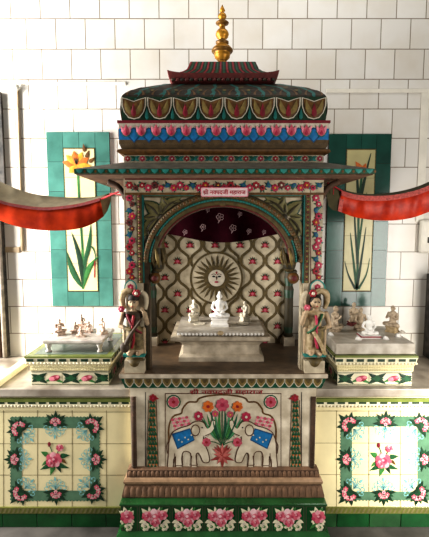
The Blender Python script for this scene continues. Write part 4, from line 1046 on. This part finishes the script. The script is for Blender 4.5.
for (mp_, u0, u1) in sidesF(HW, YDm):
    A = Art(b, mp_); n = round((u1 - u0) / .0603); p = (u1 - u0) / n; H = zE - zD
    A.rect(u0, zD, u1, zD + H * .2, 'brown_course', .0006); A.rect(u0, zD + H * .2, u1, zD + H * .74, 'blue', .0008)
    for k in range(n):
        u = u0 + p * (k + .5)
        for uu in ((u + p * .5,) if k < n - 1 else ()):
            A.poly([(uu, zD + H * .80), (uu + p * .36, zD + H * .66), (uu + p * .56, zD + H * .45), (uu + p * .26, zD + H * .24), (uu, zD + H * .05), (uu - p * .26, zD + H * .24), (uu - p * .56, zD + H * .45), (uu - p * .36, zD + H * .66)], 'blue_deep', .0012)
            A.poly([(uu, zD + H * .74), (uu + p * .30, zD + H * .62), (uu + p * .40, zD + H * .45), (uu, zD + H * .12), (uu - p * .40, zD + H * .45), (uu - p * .30, zD + H * .62)], 'blue', .0020, .002)
        A.leaf(u, zD + H * .34, p * .56, p * .2, .75, 'teal', .0046, .0006); A.leaf(u, zD + H * .34, p * .56, p * .2, PI - .75, 'teal', .0046, .0006)
        for sg in (-1, 1): A.leaf(u, zD + H * .40, H * .56, p * .36, PI / 2 + .5 * sg, 'pink_light', .0048, .001)
        A.leaf(u, zD + H * .36, H * .60, p * .48, PI / 2, 'pink', .0058, .002); A.leaf(u, zD + H * .40, H * .26, p * .22, PI / 2, 'rose', .0082, .001)
b.build('lotus_frieze', SH)
HD = HW - .013
b = MB(); b.rectloft([(-HD, HD, YDm, DB, zF), (-HD - .002, HD + .002, YDm - .003, DB, zG - .006), (-HD, HD, YDm - .003, DB, zG)], 'leaf_dark')
for (mp_, u0, u1) in sidesF(HD + .002, YDm - .003):
    A = Art(b, mp_); n = round((u1 - u0) / .101); p = (u1 - u0) / n; H = zG - zF
    for k in range(n):
        u = u0 + p * (k + .5)
        def cusp(w, t, m, h, d):
            z1_, z0_ = zF + H * (.98 - t), zF + H * (.04 + t)
            A.poly([(u - p * w, z1_), (u - p * w * .55, z1_ - H * .06), (u, z1_ - H * .16), (u + p * w * .55, z1_ - H * .06), (u + p * w, z1_), (u + p * w * .98, zF + H * .62), (u + p * w * .8, zF + H * .34), (u + p * w * .45, z0_ + H * .06), (u, z0_), (u - p * w * .45, z0_ + H * .06), (u - p * w * .8, zF + H * .34), (u - p * w * .98, zF + H * .62)], m, h, d)
        cusp(.485, 0, 'white_paint', .0012, 0); cusp(.435, .045, 'ink', .0018, 0); cusp(.41, .06, 'gold_brown', .0022, .004)
        for sg in (-1, 1): A.leaf(u + sg * p * .06, zF + H * .22, H * .72, p * .2, PI / 2 - sg * .42, 'olive_light', .0072, .001, .7, -.1 * sg)
        A.leaf(u, zF + H * .12, H * .6, p * .2, PI / 2, 'crimson', .0088, .002)
        A.leaf(u + p * .5, zF + H * .02, H * .5, p * .14, PI / 2, 'teal', .0026, .001) if k < n - 1 else None
b.build('cusped_petal_band', SH)
# dome
b = MB()
prof = [(.0, 0), (.003, .008), (.012, .019), (.03, .034), (.062, .054), (.108, .076), (.155, .098), (.20, .114)]
NX, NY = 64, 32
def dm(i, s_, k):
    return 'dome_brown'
b.rectloft([(-HD + d, HD - d, YDm + d, DB - d, zG + zz) for d, zz in prof], dm, NX, NY, smooth=False)
def slope(along, hw, sgn):       # dome surface as (u along the side, v metres of inset)
    def f(u, v, h):
        for (d0, z0_), (d1, z1_) in zip(prof, prof[1:]):
            if v <= d1: break
        t = (v - d0) / (d1 - d0 + 1e-9); zz = zG + z0_ + (z1_ - z0_) * t + h * .8
        return (max(v - hw, min(hw - v, u)), YDm + v - h * .6, zz) if along == 'x' else (sgn * (hw - v + h * .6), max(YDm + v, min(DB - v, u)), zz)
    return f
for (mp_, u0, u1) in ((slope('x', HD, 1), -HD, HD), (slope('y', HD, -1), YDm, DB), (slope('y', HD, 1), YDm, DB)):
    A = Art(b, mp_); n = round((u1 - u0) / .101); p = (u1 - u0) / n; um = (u0 + u1) / 2
    for k in range(n):
        u = u0 + p * (k + .5); cv = (um - u) / (u1 - u0)
        A.rib([(u, .0), (u + .01 + cv * .02, .012), (u + .004 + cv * .05, .035), (u + cv * .12 + .012, .07), (u + cv * .22, .12), (u + cv * .3, .17)], p * .13, 'teal', .0008)
        A.rib([(u - p * .3, .004), (u - p * .25, .02), (u - p * .1, .045)], p * .10, 'gold_brown', .0010, taper=True); A.rib([(u + p * .36, .004), (u + p * .3, .02), (u + p * .14, .045)], p * .10, 'gold_brown', .0010, taper=True)
        A.leaf(u + p * .5, .004, .05, p * .16, PI / 2, 'leaf_dark', .0016)
        A.leaf(u + .2 * p + cv * .08, .05, .06, p * .22, PI / 2 - .3, 'olive', .0009); A.leaf(u - .22 * p + cv * .08, .05, .06, p * .22, PI / 2 + .3, 'olive_dark', .0009)
        A.ell(u + p * .5 + cv * .04, .03, p * .08, .006, 'olive_light', .0022, n=8)
b.build('dome', SH)
# upper roof tier
b = MB(); y0, y1 = 1.885, 2.115; zt0 = ZP(80.5, 1.885); zt1 = zt0 + .010; ztop = ZP(62.5, 1.975)
hx = .232; dzz = ztop - zt0
prof = [(0.014, 0), (0.004, .010), (-.004, .030), (.026, .033), (.045, .044), (.062, .056), (.076, .068), (.090, dzz - .003), (.100, dzz)]
rings = [(-hx + d, hx - d, y0 + d * .8, y1 - d * .8, zt0 + zz) for d, zz in prof]
b.rectloft([(-hx + .03, hx - .03, y0 + .03, y1 - .03, zG + .10)] + rings, lambda i, s_, k: 'red_brown' if i < 3 else ('dome_brown' if i == 3 or i > 7 else (('red', 'dome_brown', 'sea_green', 'dome_brown')[k % 4])), 44, 20, lift=[0, 0, .004, .012, .006, .002, 0, 0, 0, 0])
for k in range(23):
    x = -hx + .01 + (2 * hx - .02) * (k + .5) / 23; b.ball((x, y0 + .001, zt0 + .004), (.009, .006, .007), 'red_brown' if k % 2 else 'dome_brown', 7, 5)
b.build('upper_roof', SH)
# finial
b = MB(); s = 1.95 * .98 / F; zz = lambda y: (62.5 - y) * s * .985
pf = [(5.6, 62.8), (5.4, 61.5), (3.8, 60.2), (4.2, 59.4), (7.0, 56.5), (7.6, 53.5), (7.3, 52), (9.6, 51), (10.1, 50), (9.6, 48.5), (8.0, 46.5), (6.0, 44.8), (4.6, 43.4), (6.0, 42.8), (6.1, 41.2), (3.0, 40.2), (3.0, 38.8), (5.2, 37), (6.2, 34.2), (5.6, 31.6), (4, 29.6), (2.6, 28.2), (2.7, 25.6), (3.6, 24.8), (6.0, 23.6), (6.1, 22.8), (4.2, 21.2), (2.2, 20), (3.4, 18.6), (4, 16.6), (3.2, 14.6), (1.6, 13.2), (1.8, 12.2), (2.7, 11.4), (1.7, 9), (.2, 5.6)]
b.lathe((XP(222.3, 40, 1.98), 1.99, ztop - .001), [(r * s * 1.06, zz(y)) for r, y in pf], lambda i: 'brass_dark' if i in (2, 6, 7, 8, 12, 13, 14, 15, 22, 23, 24, 25) else 'brass', 32)
b.build('finial', SH)

# --- carved attendants on the pillars
def carved(xpx, mir, label, dark):
    Yc2 = YF - .012
    xc = XP(xpx, 330, Yc2); z0 = ZP(352.5, Yc2); s = 240.0
    e = MB(); w = .041
    zb = ZNF + .0
    e.box(xc - w, xc + w, YF - .032, YF + .03, zb, zb + .052, 'cream_paint')
    e.lathe((xc, YF - .012, zb + .012), [(.004, 0), (.014, .006), (.026, .022), (.034, .045)], 'olive', 18)
    e.rectloft([(xc - w - .003, xc + w + .003, YF - .037, YF + .02, z0 - .012), (xc - w - .004, xc + w + .004, YF - .038, YF + .02, z0 - .002), (xc - w, xc + w, YF - .03, YF + .02, z0)], 'teal_light')
    plinth = None
    hz = ZP(302, Yc2)
    P = lambda x, y, z: (xc + x * mir * (1.22 if z < hh - .03 else 1.08), YF - .018 - y * 1.1, z0 + z)
    hh = hz - z0
    hh = hz - z0
    pr = [('c', P(.014, 0, .0), .020, P(.008, 0, .085), .026), ('c', P(-.012, .004, .0), .019, P(-.006, .004, .085), .025), ('e', P(0, .002, .095), (.034, .026, .028)),
          ('c', P(0, .002, .10), .027, P(.0, .004, .135), .025), ('e', P(0, .004, .152), (.034, .022, .022)), ('e', P(0, .004, .168), (.038, .018, .014)),
          ('c', P(0, .004, .17), .011, P(0, .006, .19), .010), ('e', P(0, .008, hh), (.0205, .021, .0255)), ('e', P(0, .030, hh - .002), (.0045, .005, .007)), ('e', P(0, .0245, hh - .012), (.007, .004, .003)),
          ('e', P(.0175, .006, hh - .002), (.004, .005, .007)), ('e', P(-.0175, .006, hh - .002), (.004, .005, .007)),
          # outer arm bent down across an instrument, inner arm raised beside the head
          ('c', P(-.036, .004, .166), .0115, P(-.046, .012, .118), .010), ('c', P(-.046, .012, .118), .0095, P(-.012, .034, .108), .0075), ('e', P(-.006, .036, .108), (.009, .007, .008)),
          ('c', P(.036, .004, .166), .0115, P(.046, .012, .128), .010), ('c', P(.046, .012, .128), .0095, P(.036, .022, .178), .0075), ('e', P(.035, .022, .188), (.007, .006, .010)),
          ('c', P(.034, .0, .0), .006, P(.030, .0, .1), .012), ('c', P(-.034, .0, .0), .006, P(-.030, .0, .1), .012),
          ('c', P(.014, .006, .004), .014, P(.016, .026, .003), .008), ('c', P(-.012, .006, .004), .014, P(-.014, .028, .003), .008)]
    mats = ['skin_paint', 'dress_dark' if dark else 'dress_beige', 'dress_olive' if dark else 'dress_olive', 'cream_paint']
    def paint(c):
        zz = c.z - z0
        if zz > .178 or abs(c.x - xc) > .039: return 0
        if zz > .118: return 1
        if zz > .02: return 2 if (dark or (c.x - xc) * mir < 0.0) else 1
        return 0
    body = sculpt('carved_figure', pr, .0028, mats, None, 2, paint=paint)
    body.parent = SH; body.data.transform(Matrix.Translation(-Vector(SH.location)))
    body['label'] = label
    def sub(mb, nm): 
        o = mb.build(nm, SH); o.parent = body; return o
    sub(e, 'plinth')
    h = MB()
    if dark:
        h.lathe(P(0, .004, hh + .009), [(.0215, 0), (.024, .006), (.022, .014), (.019, .022), (.008, .028)], 'hair_dark', 16); 
    else:
        h.ball(P(0, .001, hh + .009), (.0245, .022, .023), 'hair_dark'); h.ball(P(.016, -.004, hh - .004), (.008, .014, .016), 'hair_dark'); h.ball(P(-.016, -.004, hh - .004), (.008, .014, .016), 'hair_dark')
    sub(h, 'headdress' if dark else 'hair')
    h = MB()
    for sx in (-1, 1): h.ball(P(.008 * sx, .0268, hh + .004), (.0036, .002, .0022), 'ink', 8, 5); h.tube([P(.003 * sx, .0262, hh + .0085), P(.008 * sx, .0255, hh + .0095), P(.0125 * sx, .0225, hh + .008)], .0008, 'ink', 5)
    h.ball(P(0, .0282, hh - .0125), (.0052, .002, .0018), 'red', 8, 5)
    sub(h, 'face_paint')
    h = MB(); h.tube(spline([P(.004, .030, .165), P(.0, .034, .12), P(.004, .034, .07), P(-.004, .032, .03)], 4), .0055, 'red' if dark else 'rose', 7); h.tube(spline([P(-.02, .02, .168), P(-.008, .032, .14), P(.01, .034, .11), P(.028, .02, .09)], 4), .005, 'crimson' if dark else 'leaf', 7)
    sub(h, 'sash')
    h = MB(); fx = P(-.037, .02, .165 + .022 if dark else .2)
    if dark:
        h.tube(spline([P(-.028, .036, .03), P(-.004, .042, .09), P(.03, .038, .15)], 4), [.012, .012, .011, .010, .009, .006, .005, .005, .004], 'dress_dark', 8); h.ball(P(-.026, .038, .035), (.02, .013, .022), 'dress_dark'); sub(h, 'instrument'); h = MB()
    else:
        h.tube(spline([P(-.03, .03, .004), P(-.012, .036, .05), P(.012, .036, .1)], 4), .008, 'dress_beige', 8); sub(h, 'scarf'); h = MB()
    fx = P(-.043, .02, hh - .024) if dark else P(.036, .022, hh - .018)
    for k in range(6):
        a = 2 * PI * k / 6; h.ball((fx[0] + .007 * math.cos(a), fx[1], fx[2] + .007 * math.sin(a)), .0068, 'pink' if not dark else 'rose', 8, 6)
    h.ball((fx[0], fx[1] - .005, fx[2]), .005, 'pink_light'); sub(h, 'flower')
    # scrolling plume arching behind the head
    h = MB(); pts = [P(-.036, -.006, hh - .028), P(-.044, -.004, hh + .004), P(-.038, .002, hh + .036), P(-.018, .004, hh + .048), P(.004, .004, hh + .04)]
    h.tube(spline(pts, 5), [.008 + .006 * math.sin(PI * k / 20) for k in range(21)], 'dress_beige', 10)
    pts = [P(.042, -.006, hh - .03), P(.046, -.004, hh), P(.044, .002, hh + .03), P(.03, .006, hh + .045)]
    h.tube(spline(pts, 5), [.008 + .004 * math.sin(PI * k / 15) for k in range(16)], 'cream_paint', 10)
    for k in range(6):
        a = 2 * PI * k / 6; c = P(.014, .016, hh + .04); h.ball((c[0] + .009 * math.cos(a), c[1], c[2] + .009 * math.sin(a)), (.008, .005, .008), 'red', 8, 6)
    c = P(.014, .022, hh + .04); h.ball(c, (.007, .005, .007), 'white_paint')
    sub(h, 'plume')
carved(134.5, 1, 'dark robed carved attendant with cap and instrument', True)
carved(314.5, -1, 'light painted carved attendant with dark hair and pink flower', False)

# ------------------------------------------------------------------ altar in the niche
Ypf = 1.885
b = MB(); xa, xb_ = XP(180, 350, Ypf), XP(262.5, 350, Ypf); ca, cb = XP(170.5, 339, Ypf - .03), XP(270.3, 339, Ypf - .03)
za = ZNF + .0006; zc1 = ZP(337.5, Ypf - .03); zc2 = ZP(341.5, Ypf - .03); hgt = zc2 - za
b.rectloft([(xa - .006, xb_ + .006, Ypf - .006, 2.175, za), (xa - .006, xb_ + .006, Ypf - .006, 2.175, za + hgt * .2), (xa + .012, xb_ - .012, Ypf + .012, 2.165, za + hgt * .32), (xa + .014, xb_ - .014, Ypf + .014, 2.165, za + hgt * .7), (xa + .002, xb_ - .002, Ypf + .002, 2.17, za + hgt * .88), (ca + .004, cb - .004, Ypf - .026, 2.18, zc2), (ca, cb, Ypf - .03, 2.184, zc2 + .003), (ca, cb, Ypf - .03, 2.184, zc1)], 'marble_old')
tag(b.build('marble_pedestal'), 'weathered marble pedestal with moulded sides standing in the niche', 'pedestal')
zp1 = ZP(331.3, 1.87); xa, xb_ = XP(176.6, 333, 1.87), XP(264.4, 333, 1.87)
zq = zc1 + .0015
b = MB(); b.rectloft([(xa + .02, xb_ - .02, 1.885, 2.172, zq), (xa + .01, xb_ - .01, 1.878, 2.176, zp1 - .018), (xa, xb_, 1.87, 2.18, zp1 - .014), (xa, xb_, 1.87, 2.18, zp1)], 'marble')
n = 24
for k in range(n): b.ball((xa + (xb_ - xa) * (k + .5) / n, 1.8735, zp1 - .0135), (.0078, .006, .0078), 'marble_white', 8, 6)
b.ball(((xa + xb_) / 2, 1.868, zp1 - .008), (.014, .005, .011), 'dress_beige', 10, 6)
for s in (xa, xb_):
    for k in range(20): b.ball((s + (.004 if s < 0 else -.004), 1.88 + .29 * (k + .5) / 20, zp1 - .0135), (.005, .0058, .0072), 'marble', 7, 5)
o = b.build('marble_platform'); tag(o, 'pale marble platform with scalloped edge on the niche pedestal', 'platform')
b = MB()
for (px, lab) in ((199.5, 'flat curved marble plate left of the central idol'), (243, 'flat curved marble plate right of the central idol')):
    b = MB(); x, y = place(px, 324.5, zp1)
    b.lathe((x, y + .01, zp1 + .0004), [(.028, 0), (.030, .003), (.027, .004), (.022, .002), (.003, .002)], 'marble_idol', 24)
    tag(b.build('offering_plate'), lab, 'plate', 'offering plates on the niche platform')
GI = 'idols on the niche platform'
for (px, pb, n, m, lab, rz, base, halo, wide) in (
    (219.6, 327, 36, 'marble_white', 'large white seated idol in the middle of the niche platform', 0, (.041, .032, .04), None, 1.0),
    (193.6, 322.5, 25, 'marble_idol', 'small ivory idol at the left of the niche platform', .3, (.023, .02, .032), None, .85),
    (245.3, 322.5, 23, 'marble_idol', 'small ivory idol facing inward at the right of the niche platform', -1.1, (.02, .022, .028), None, .85)):
    x, y = place(px, pb, zp1)
    statue('marble_idol', x, y + base[1], zp1, hpx(n, y + base[1], zp1), m, lab, rz, base, 'lap' if n > 30 else 'pray', 'idol', GI, halo, None, wide, topknot=n > 30)
    if n > 30: pass

# ------------------------------------------------------------------ sign
b = MB(); Ys = YF - .012; x0, z0 = at(200.8, 196.8, Ys); x1, z1 = at(248.3, 187.4, Ys)
b.box(x0, x1, Ys, Ys + .0035, z0, z1, 'sign_white')
A = Art(b, FRONT(Ys)); e = .003
for r in ((x0, z0, x1, z0 + e), (x0, z1 - e, x1, z1), (x0, z0, x0 + e, z1), (x1 - e, z0, x1, z1)): A.rect(*r, 'pink_light', .0008)
sg = b.build('hanging_sign'); tag(sg, 'small white sign with red Devanagari writing above the arch', 'sign')
b = MB(); lettering(b, 'शी नवपदजी महाराज', x0 + .010, x1 - .010, z0 + .0065, z1 - .0065, Ys - .0012, 'sign_red'); b.build('lettering', sg)
for xx in (x0 + .02, x1 - .03):
    b = MB(); b.box(xx, xx + .01, Ys + .003, YF - .006, z0 + .012, z1 - .008, 'cord'); b.build('mount', sg)

# ------------------------------------------------------------------ maroon cloth in the niche
b = MB(); n = 40; xl, xr_ = 160, 287; rows = 8
vs = []
zt = ZP(188, 2.10)
for j in range(rows + 1):
    for k in range(n + 1):
        t = k / n; px = xl + (xr_ - xl) * t
        yb = 233 + 9.5 * math.sin(PI * min(1, max(0, t)) ) ** 1.4
        f = j / rows; py = 191 + (yb - 191) * f
        Y = 2.10 + .012 * math.sin(t * 19) * f + .05 * (1 - f) * 0
        x, z_ = at(px, py, Y); vs.append((x, Y, z_))
fs = [(j * (n + 1) + k, j * (n + 1) + k + 1, (j + 1) * (n + 1) + k + 1, (j + 1) * (n + 1) + k) for j in range(rows) for k in range(n)]
b.add(vs, fs, 'maroon_cloth', True)
A = Art(b, PM(2.082))
for (x, y, r) in ((220, 217, 4.2), (203, 227, 3.2), (233, 228, 3.8), (185, 232, 2.6), (249, 231, 2.6), (208, 210, 2.0), (240, 214, 2.4), (264, 232, 2.2)):
    for k in range(5):
        a = 2 * PI * k / 5 - .6; A.ring(x + r * .55 * math.cos(a), y + r * .55 * math.sin(a), r * .28, r * .42, 'print_white', .0, 8)
    A.leaf(x, y + r * .6, r * 1.1, r * .35, PI / 2 + .5, 'print_white', .0)
tag(b.build('maroon_valance_cloth'), 'dark maroon printed cloth draped across the top of the niche', 'cloth')

# ------------------------------------------------------------------ swags
def sheet(mb, rows, m):
    n = len(rows[0]); vs = [p for r in rows for p in r]
    mb.add(vs, [(j * n + k, j * n + k + 1, (j + 1) * n + k + 1, (j + 1) * n + k) for j in range(len(rows) - 1) for k in range(n - 1)], m, True)
def rowpts(px, Y, ripple=0.0, n=7):
    out = []
    for i, p in enumerate(spline(px, n)):
        x, z_ = at(p[0], p[1], Y); out.append((x, Y - ripple * .45 * (math.sin(i * .61) + .5 * math.sin(i * 1.13 + 1)), z_ ))
    return out
def lerpl(a, b_, t): return [(p[0] + (q_[0] - p[0]) * t, p[1] + (q_[1] - p[1]) * t) for p, q_ in zip(a, b_)]
sw = empty('fabric_swag', (XP(50, 230, 1.93), 1.93, ZP(230, 1.93))); tag(sw, 'orange red cloth swag with khaki lining, hung left of the shrine', 'swag', None)
top = [(-22, 170), (0, 181.5), (20, 190), (35, 194), (50, 196.3), (75, 197.5), (97, 196.5), (111, 192.5)]
mid = [(-22, 189), (0, 200.8), (20, 205.5), (42, 208), (60, 207), (78, 204.5), (92, 201), (100, 198.5)]
bot = [(-22, 208), (0, 220.5), (20, 227), (40, 230), (60, 230.5), (80, 228.3), (94, 223), (103.5, 216.5)]
b = MB(); sheet(b, [rowpts(lerpl(top, mid, t), 2.02 - .09 * t + .03 * math.sin(PI * t), .004 * math.sin(PI * t) + .002) for t in [k / 6 for k in range(7)]], 'lining')
e0, e1, e2 = (100, 198.5), (103.5, 216.5), (111, 192.5)
def pt(p, Y): 
    x, z_ = at(p[0], p[1], Y); return (x, Y, z_)
b.add([pt(e0, 1.93), pt(e1, 1.935), pt((107.5, 210.5), 1.96), pt((110.5, 202), 2.0), pt(e2, 2.02)], [(0, 1, 2, 3, 4)], 'lining', False)
b.build('lining', sw)
b = MB(); sheet(b, [rowpts(lerpl(mid, bot, t), 1.93 - .028 * math.sin(PI * (t * .8 + .1)), .003) for t in [k / 8 for k in range(9)]], 'cloth_orange'); b.build('cloth', sw)
b = MB(); sheet(b, [rowpts([(p[0], p[1] - .8) for p in mid], 1.926), rowpts([(p[0], p[1] + 2.2) for p in mid], 1.905)], 'cloth_trim'); b.build('trim', sw)
b = MB(); b.tube([pt((101, 199.2), 1.935), pt((113, 194), 1.90), pt((125.5, 189.5), 1.84)], .004, 'cord', 6); b.tube([pt((110, 193.5), 2.0), pt((118, 194.5), 1.92), pt((125.3, 194.8), 1.84)], .003, 'cord', 6); b.build('cord', sw)

sw = empty('fabric_swag', (XP(385, 230, 1.90), 1.90, ZP(220, 1.90))); tag(sw, 'bright red cloth swag with pink trim, hung right of the shrine', 'swag', None)
top = [(341.5, 191), (355, 195), (370, 196.4), (388, 196), (405, 193.5), (420, 189.5), (436, 183), (452, 176)]
bot = [(338.5, 211), (352, 216.3), (368, 219.5), (385, 220.6), (402, 219.6), (417, 216.3), (436, 209), (452, 201)]
b = MB(); sheet(b, [rowpts(lerpl(top, bot, t), 1.887 - .02 * math.sin(PI * (t * .8 + .1)) + .012 * t, .006) for t in [k / 8 for k in range(9)]], 'cloth_red'); b.build('cloth', sw)
b = MB(); sheet(b, [rowpts([(p[0], p[1] - .6) for p in top], 1.879), rowpts([(p[0], p[1] + 2) for p in top], 1.872), rowpts([(p[0], p[1] + 4.6) for p in top], 1.868)], 'cloth_trim_pink')
sheet(b, [[pt((340.8, 190.6), 1.893), pt((339.5, 200), 1.866), pt((337.8, 211), 1.885)], [pt((345, 192.2), 1.888), pt((343.5, 202), 1.864), pt((341.8, 212.6), 1.883)]], 'cloth_trim_pink'); b.build('trim', sw)
rear = [(341, 189), (355, 192.6), (370, 194), (388, 193), (405, 190), (420, 185.5), (436, 178.5), (452, 171)]
b = MB(); sheet(b, [rowpts(top, 1.90), rowpts(lerpl(top, rear, .5), 1.96, .003), rowpts(rear, 2.0)], 'lining_dark')
fl = [[pt((326, 183), 1.87), pt((326.5, 195), 1.86), pt((328.5, 206), 1.87)], [pt((334, 184), 1.885), pt((333.5, 198), 1.868), pt((332.5, 210), 1.885)], [pt((341.5, 190.5), 1.90), pt((340.4, 200), 1.872), pt((338.5, 211.5), 1.89)]]
sheet(b, fl, 'lining_dark'); b.build('lining', sw)
b = MB(); b.tube([pt((327.5, 183), 1.85), pt((332, 185), 1.86), pt((342, 191), 1.885)], .004, 'cord', 6); b.tube([pt((332.5, 182), 1.85), pt((333.6, 188), 1.85), pt((333.2, 194.5), 1.852)], .0025, 'cord', 6); b.build('cord', sw)

# ------------------------------------------------------------------ light
w = bpy.data.worlds.new('world'); sc.world = w; w.use_nodes = True
w.node_tree.nodes['Background'].inputs[0].default_value = (1.0, 0.97, 0.92, 1); w.node_tree.nodes['Background'].inputs[1].default_value = 0.14
def area(name, loc, target, sx, sy, power, col):
    l = bpy.data.lights.new(name, 'AREA'); l.shape = 'RECTANGLE'; l.size = sx; l.size_y = sy; l.energy = power; l.color = col
    o = bpy.data.objects.new(name, l); C.objects.link(o); o.location = loc
    o.rotation_euler = (Vector(target) - Vector(loc)).to_track_quat('-Z', 'Y').to_euler()
    return o
area('window_light', (-2.3, 1.66, 1.45), (-.4, 2.27, 1.3), .8, 2.0, 160, (1, .985, .96))
area('doorway_light', (1.45, .55, 1.0), (.2, 1.85, .8), .7, 1.1, 24, (1, .96, .90))
area('clerestory_light', (.4, 1.55, 3.3), (.2, 2.27, 2.1), 1.6, .4, 9, (1, .98, .94))
l = bpy.data.lights.new('added_dado_spot', 'SPOT'); l.energy = 150; l.spot_size = math.radians(52); l.spot_blend = 1.0; l.shadow_soft_size = .12; l.color = (1, .97, .9)  # added spot that brightens the lower right counter tiles
o = bpy.data.objects.new('added_dado_spot', l); C.objects.link(o); o.location = (1.35, .9, .85); o.rotation_euler = (Vector((1.0, 1.82, .38)) - Vector(o.location)).to_track_quat('-Z', 'Y').to_euler()
sc.view_settings.view_transform = 'Standard'; sc.view_settings.look = 'None'; sc.view_settings.exposure = 0.3; sc.view_settings.gamma = 0.82
sc.cycles.max_bounces = 6
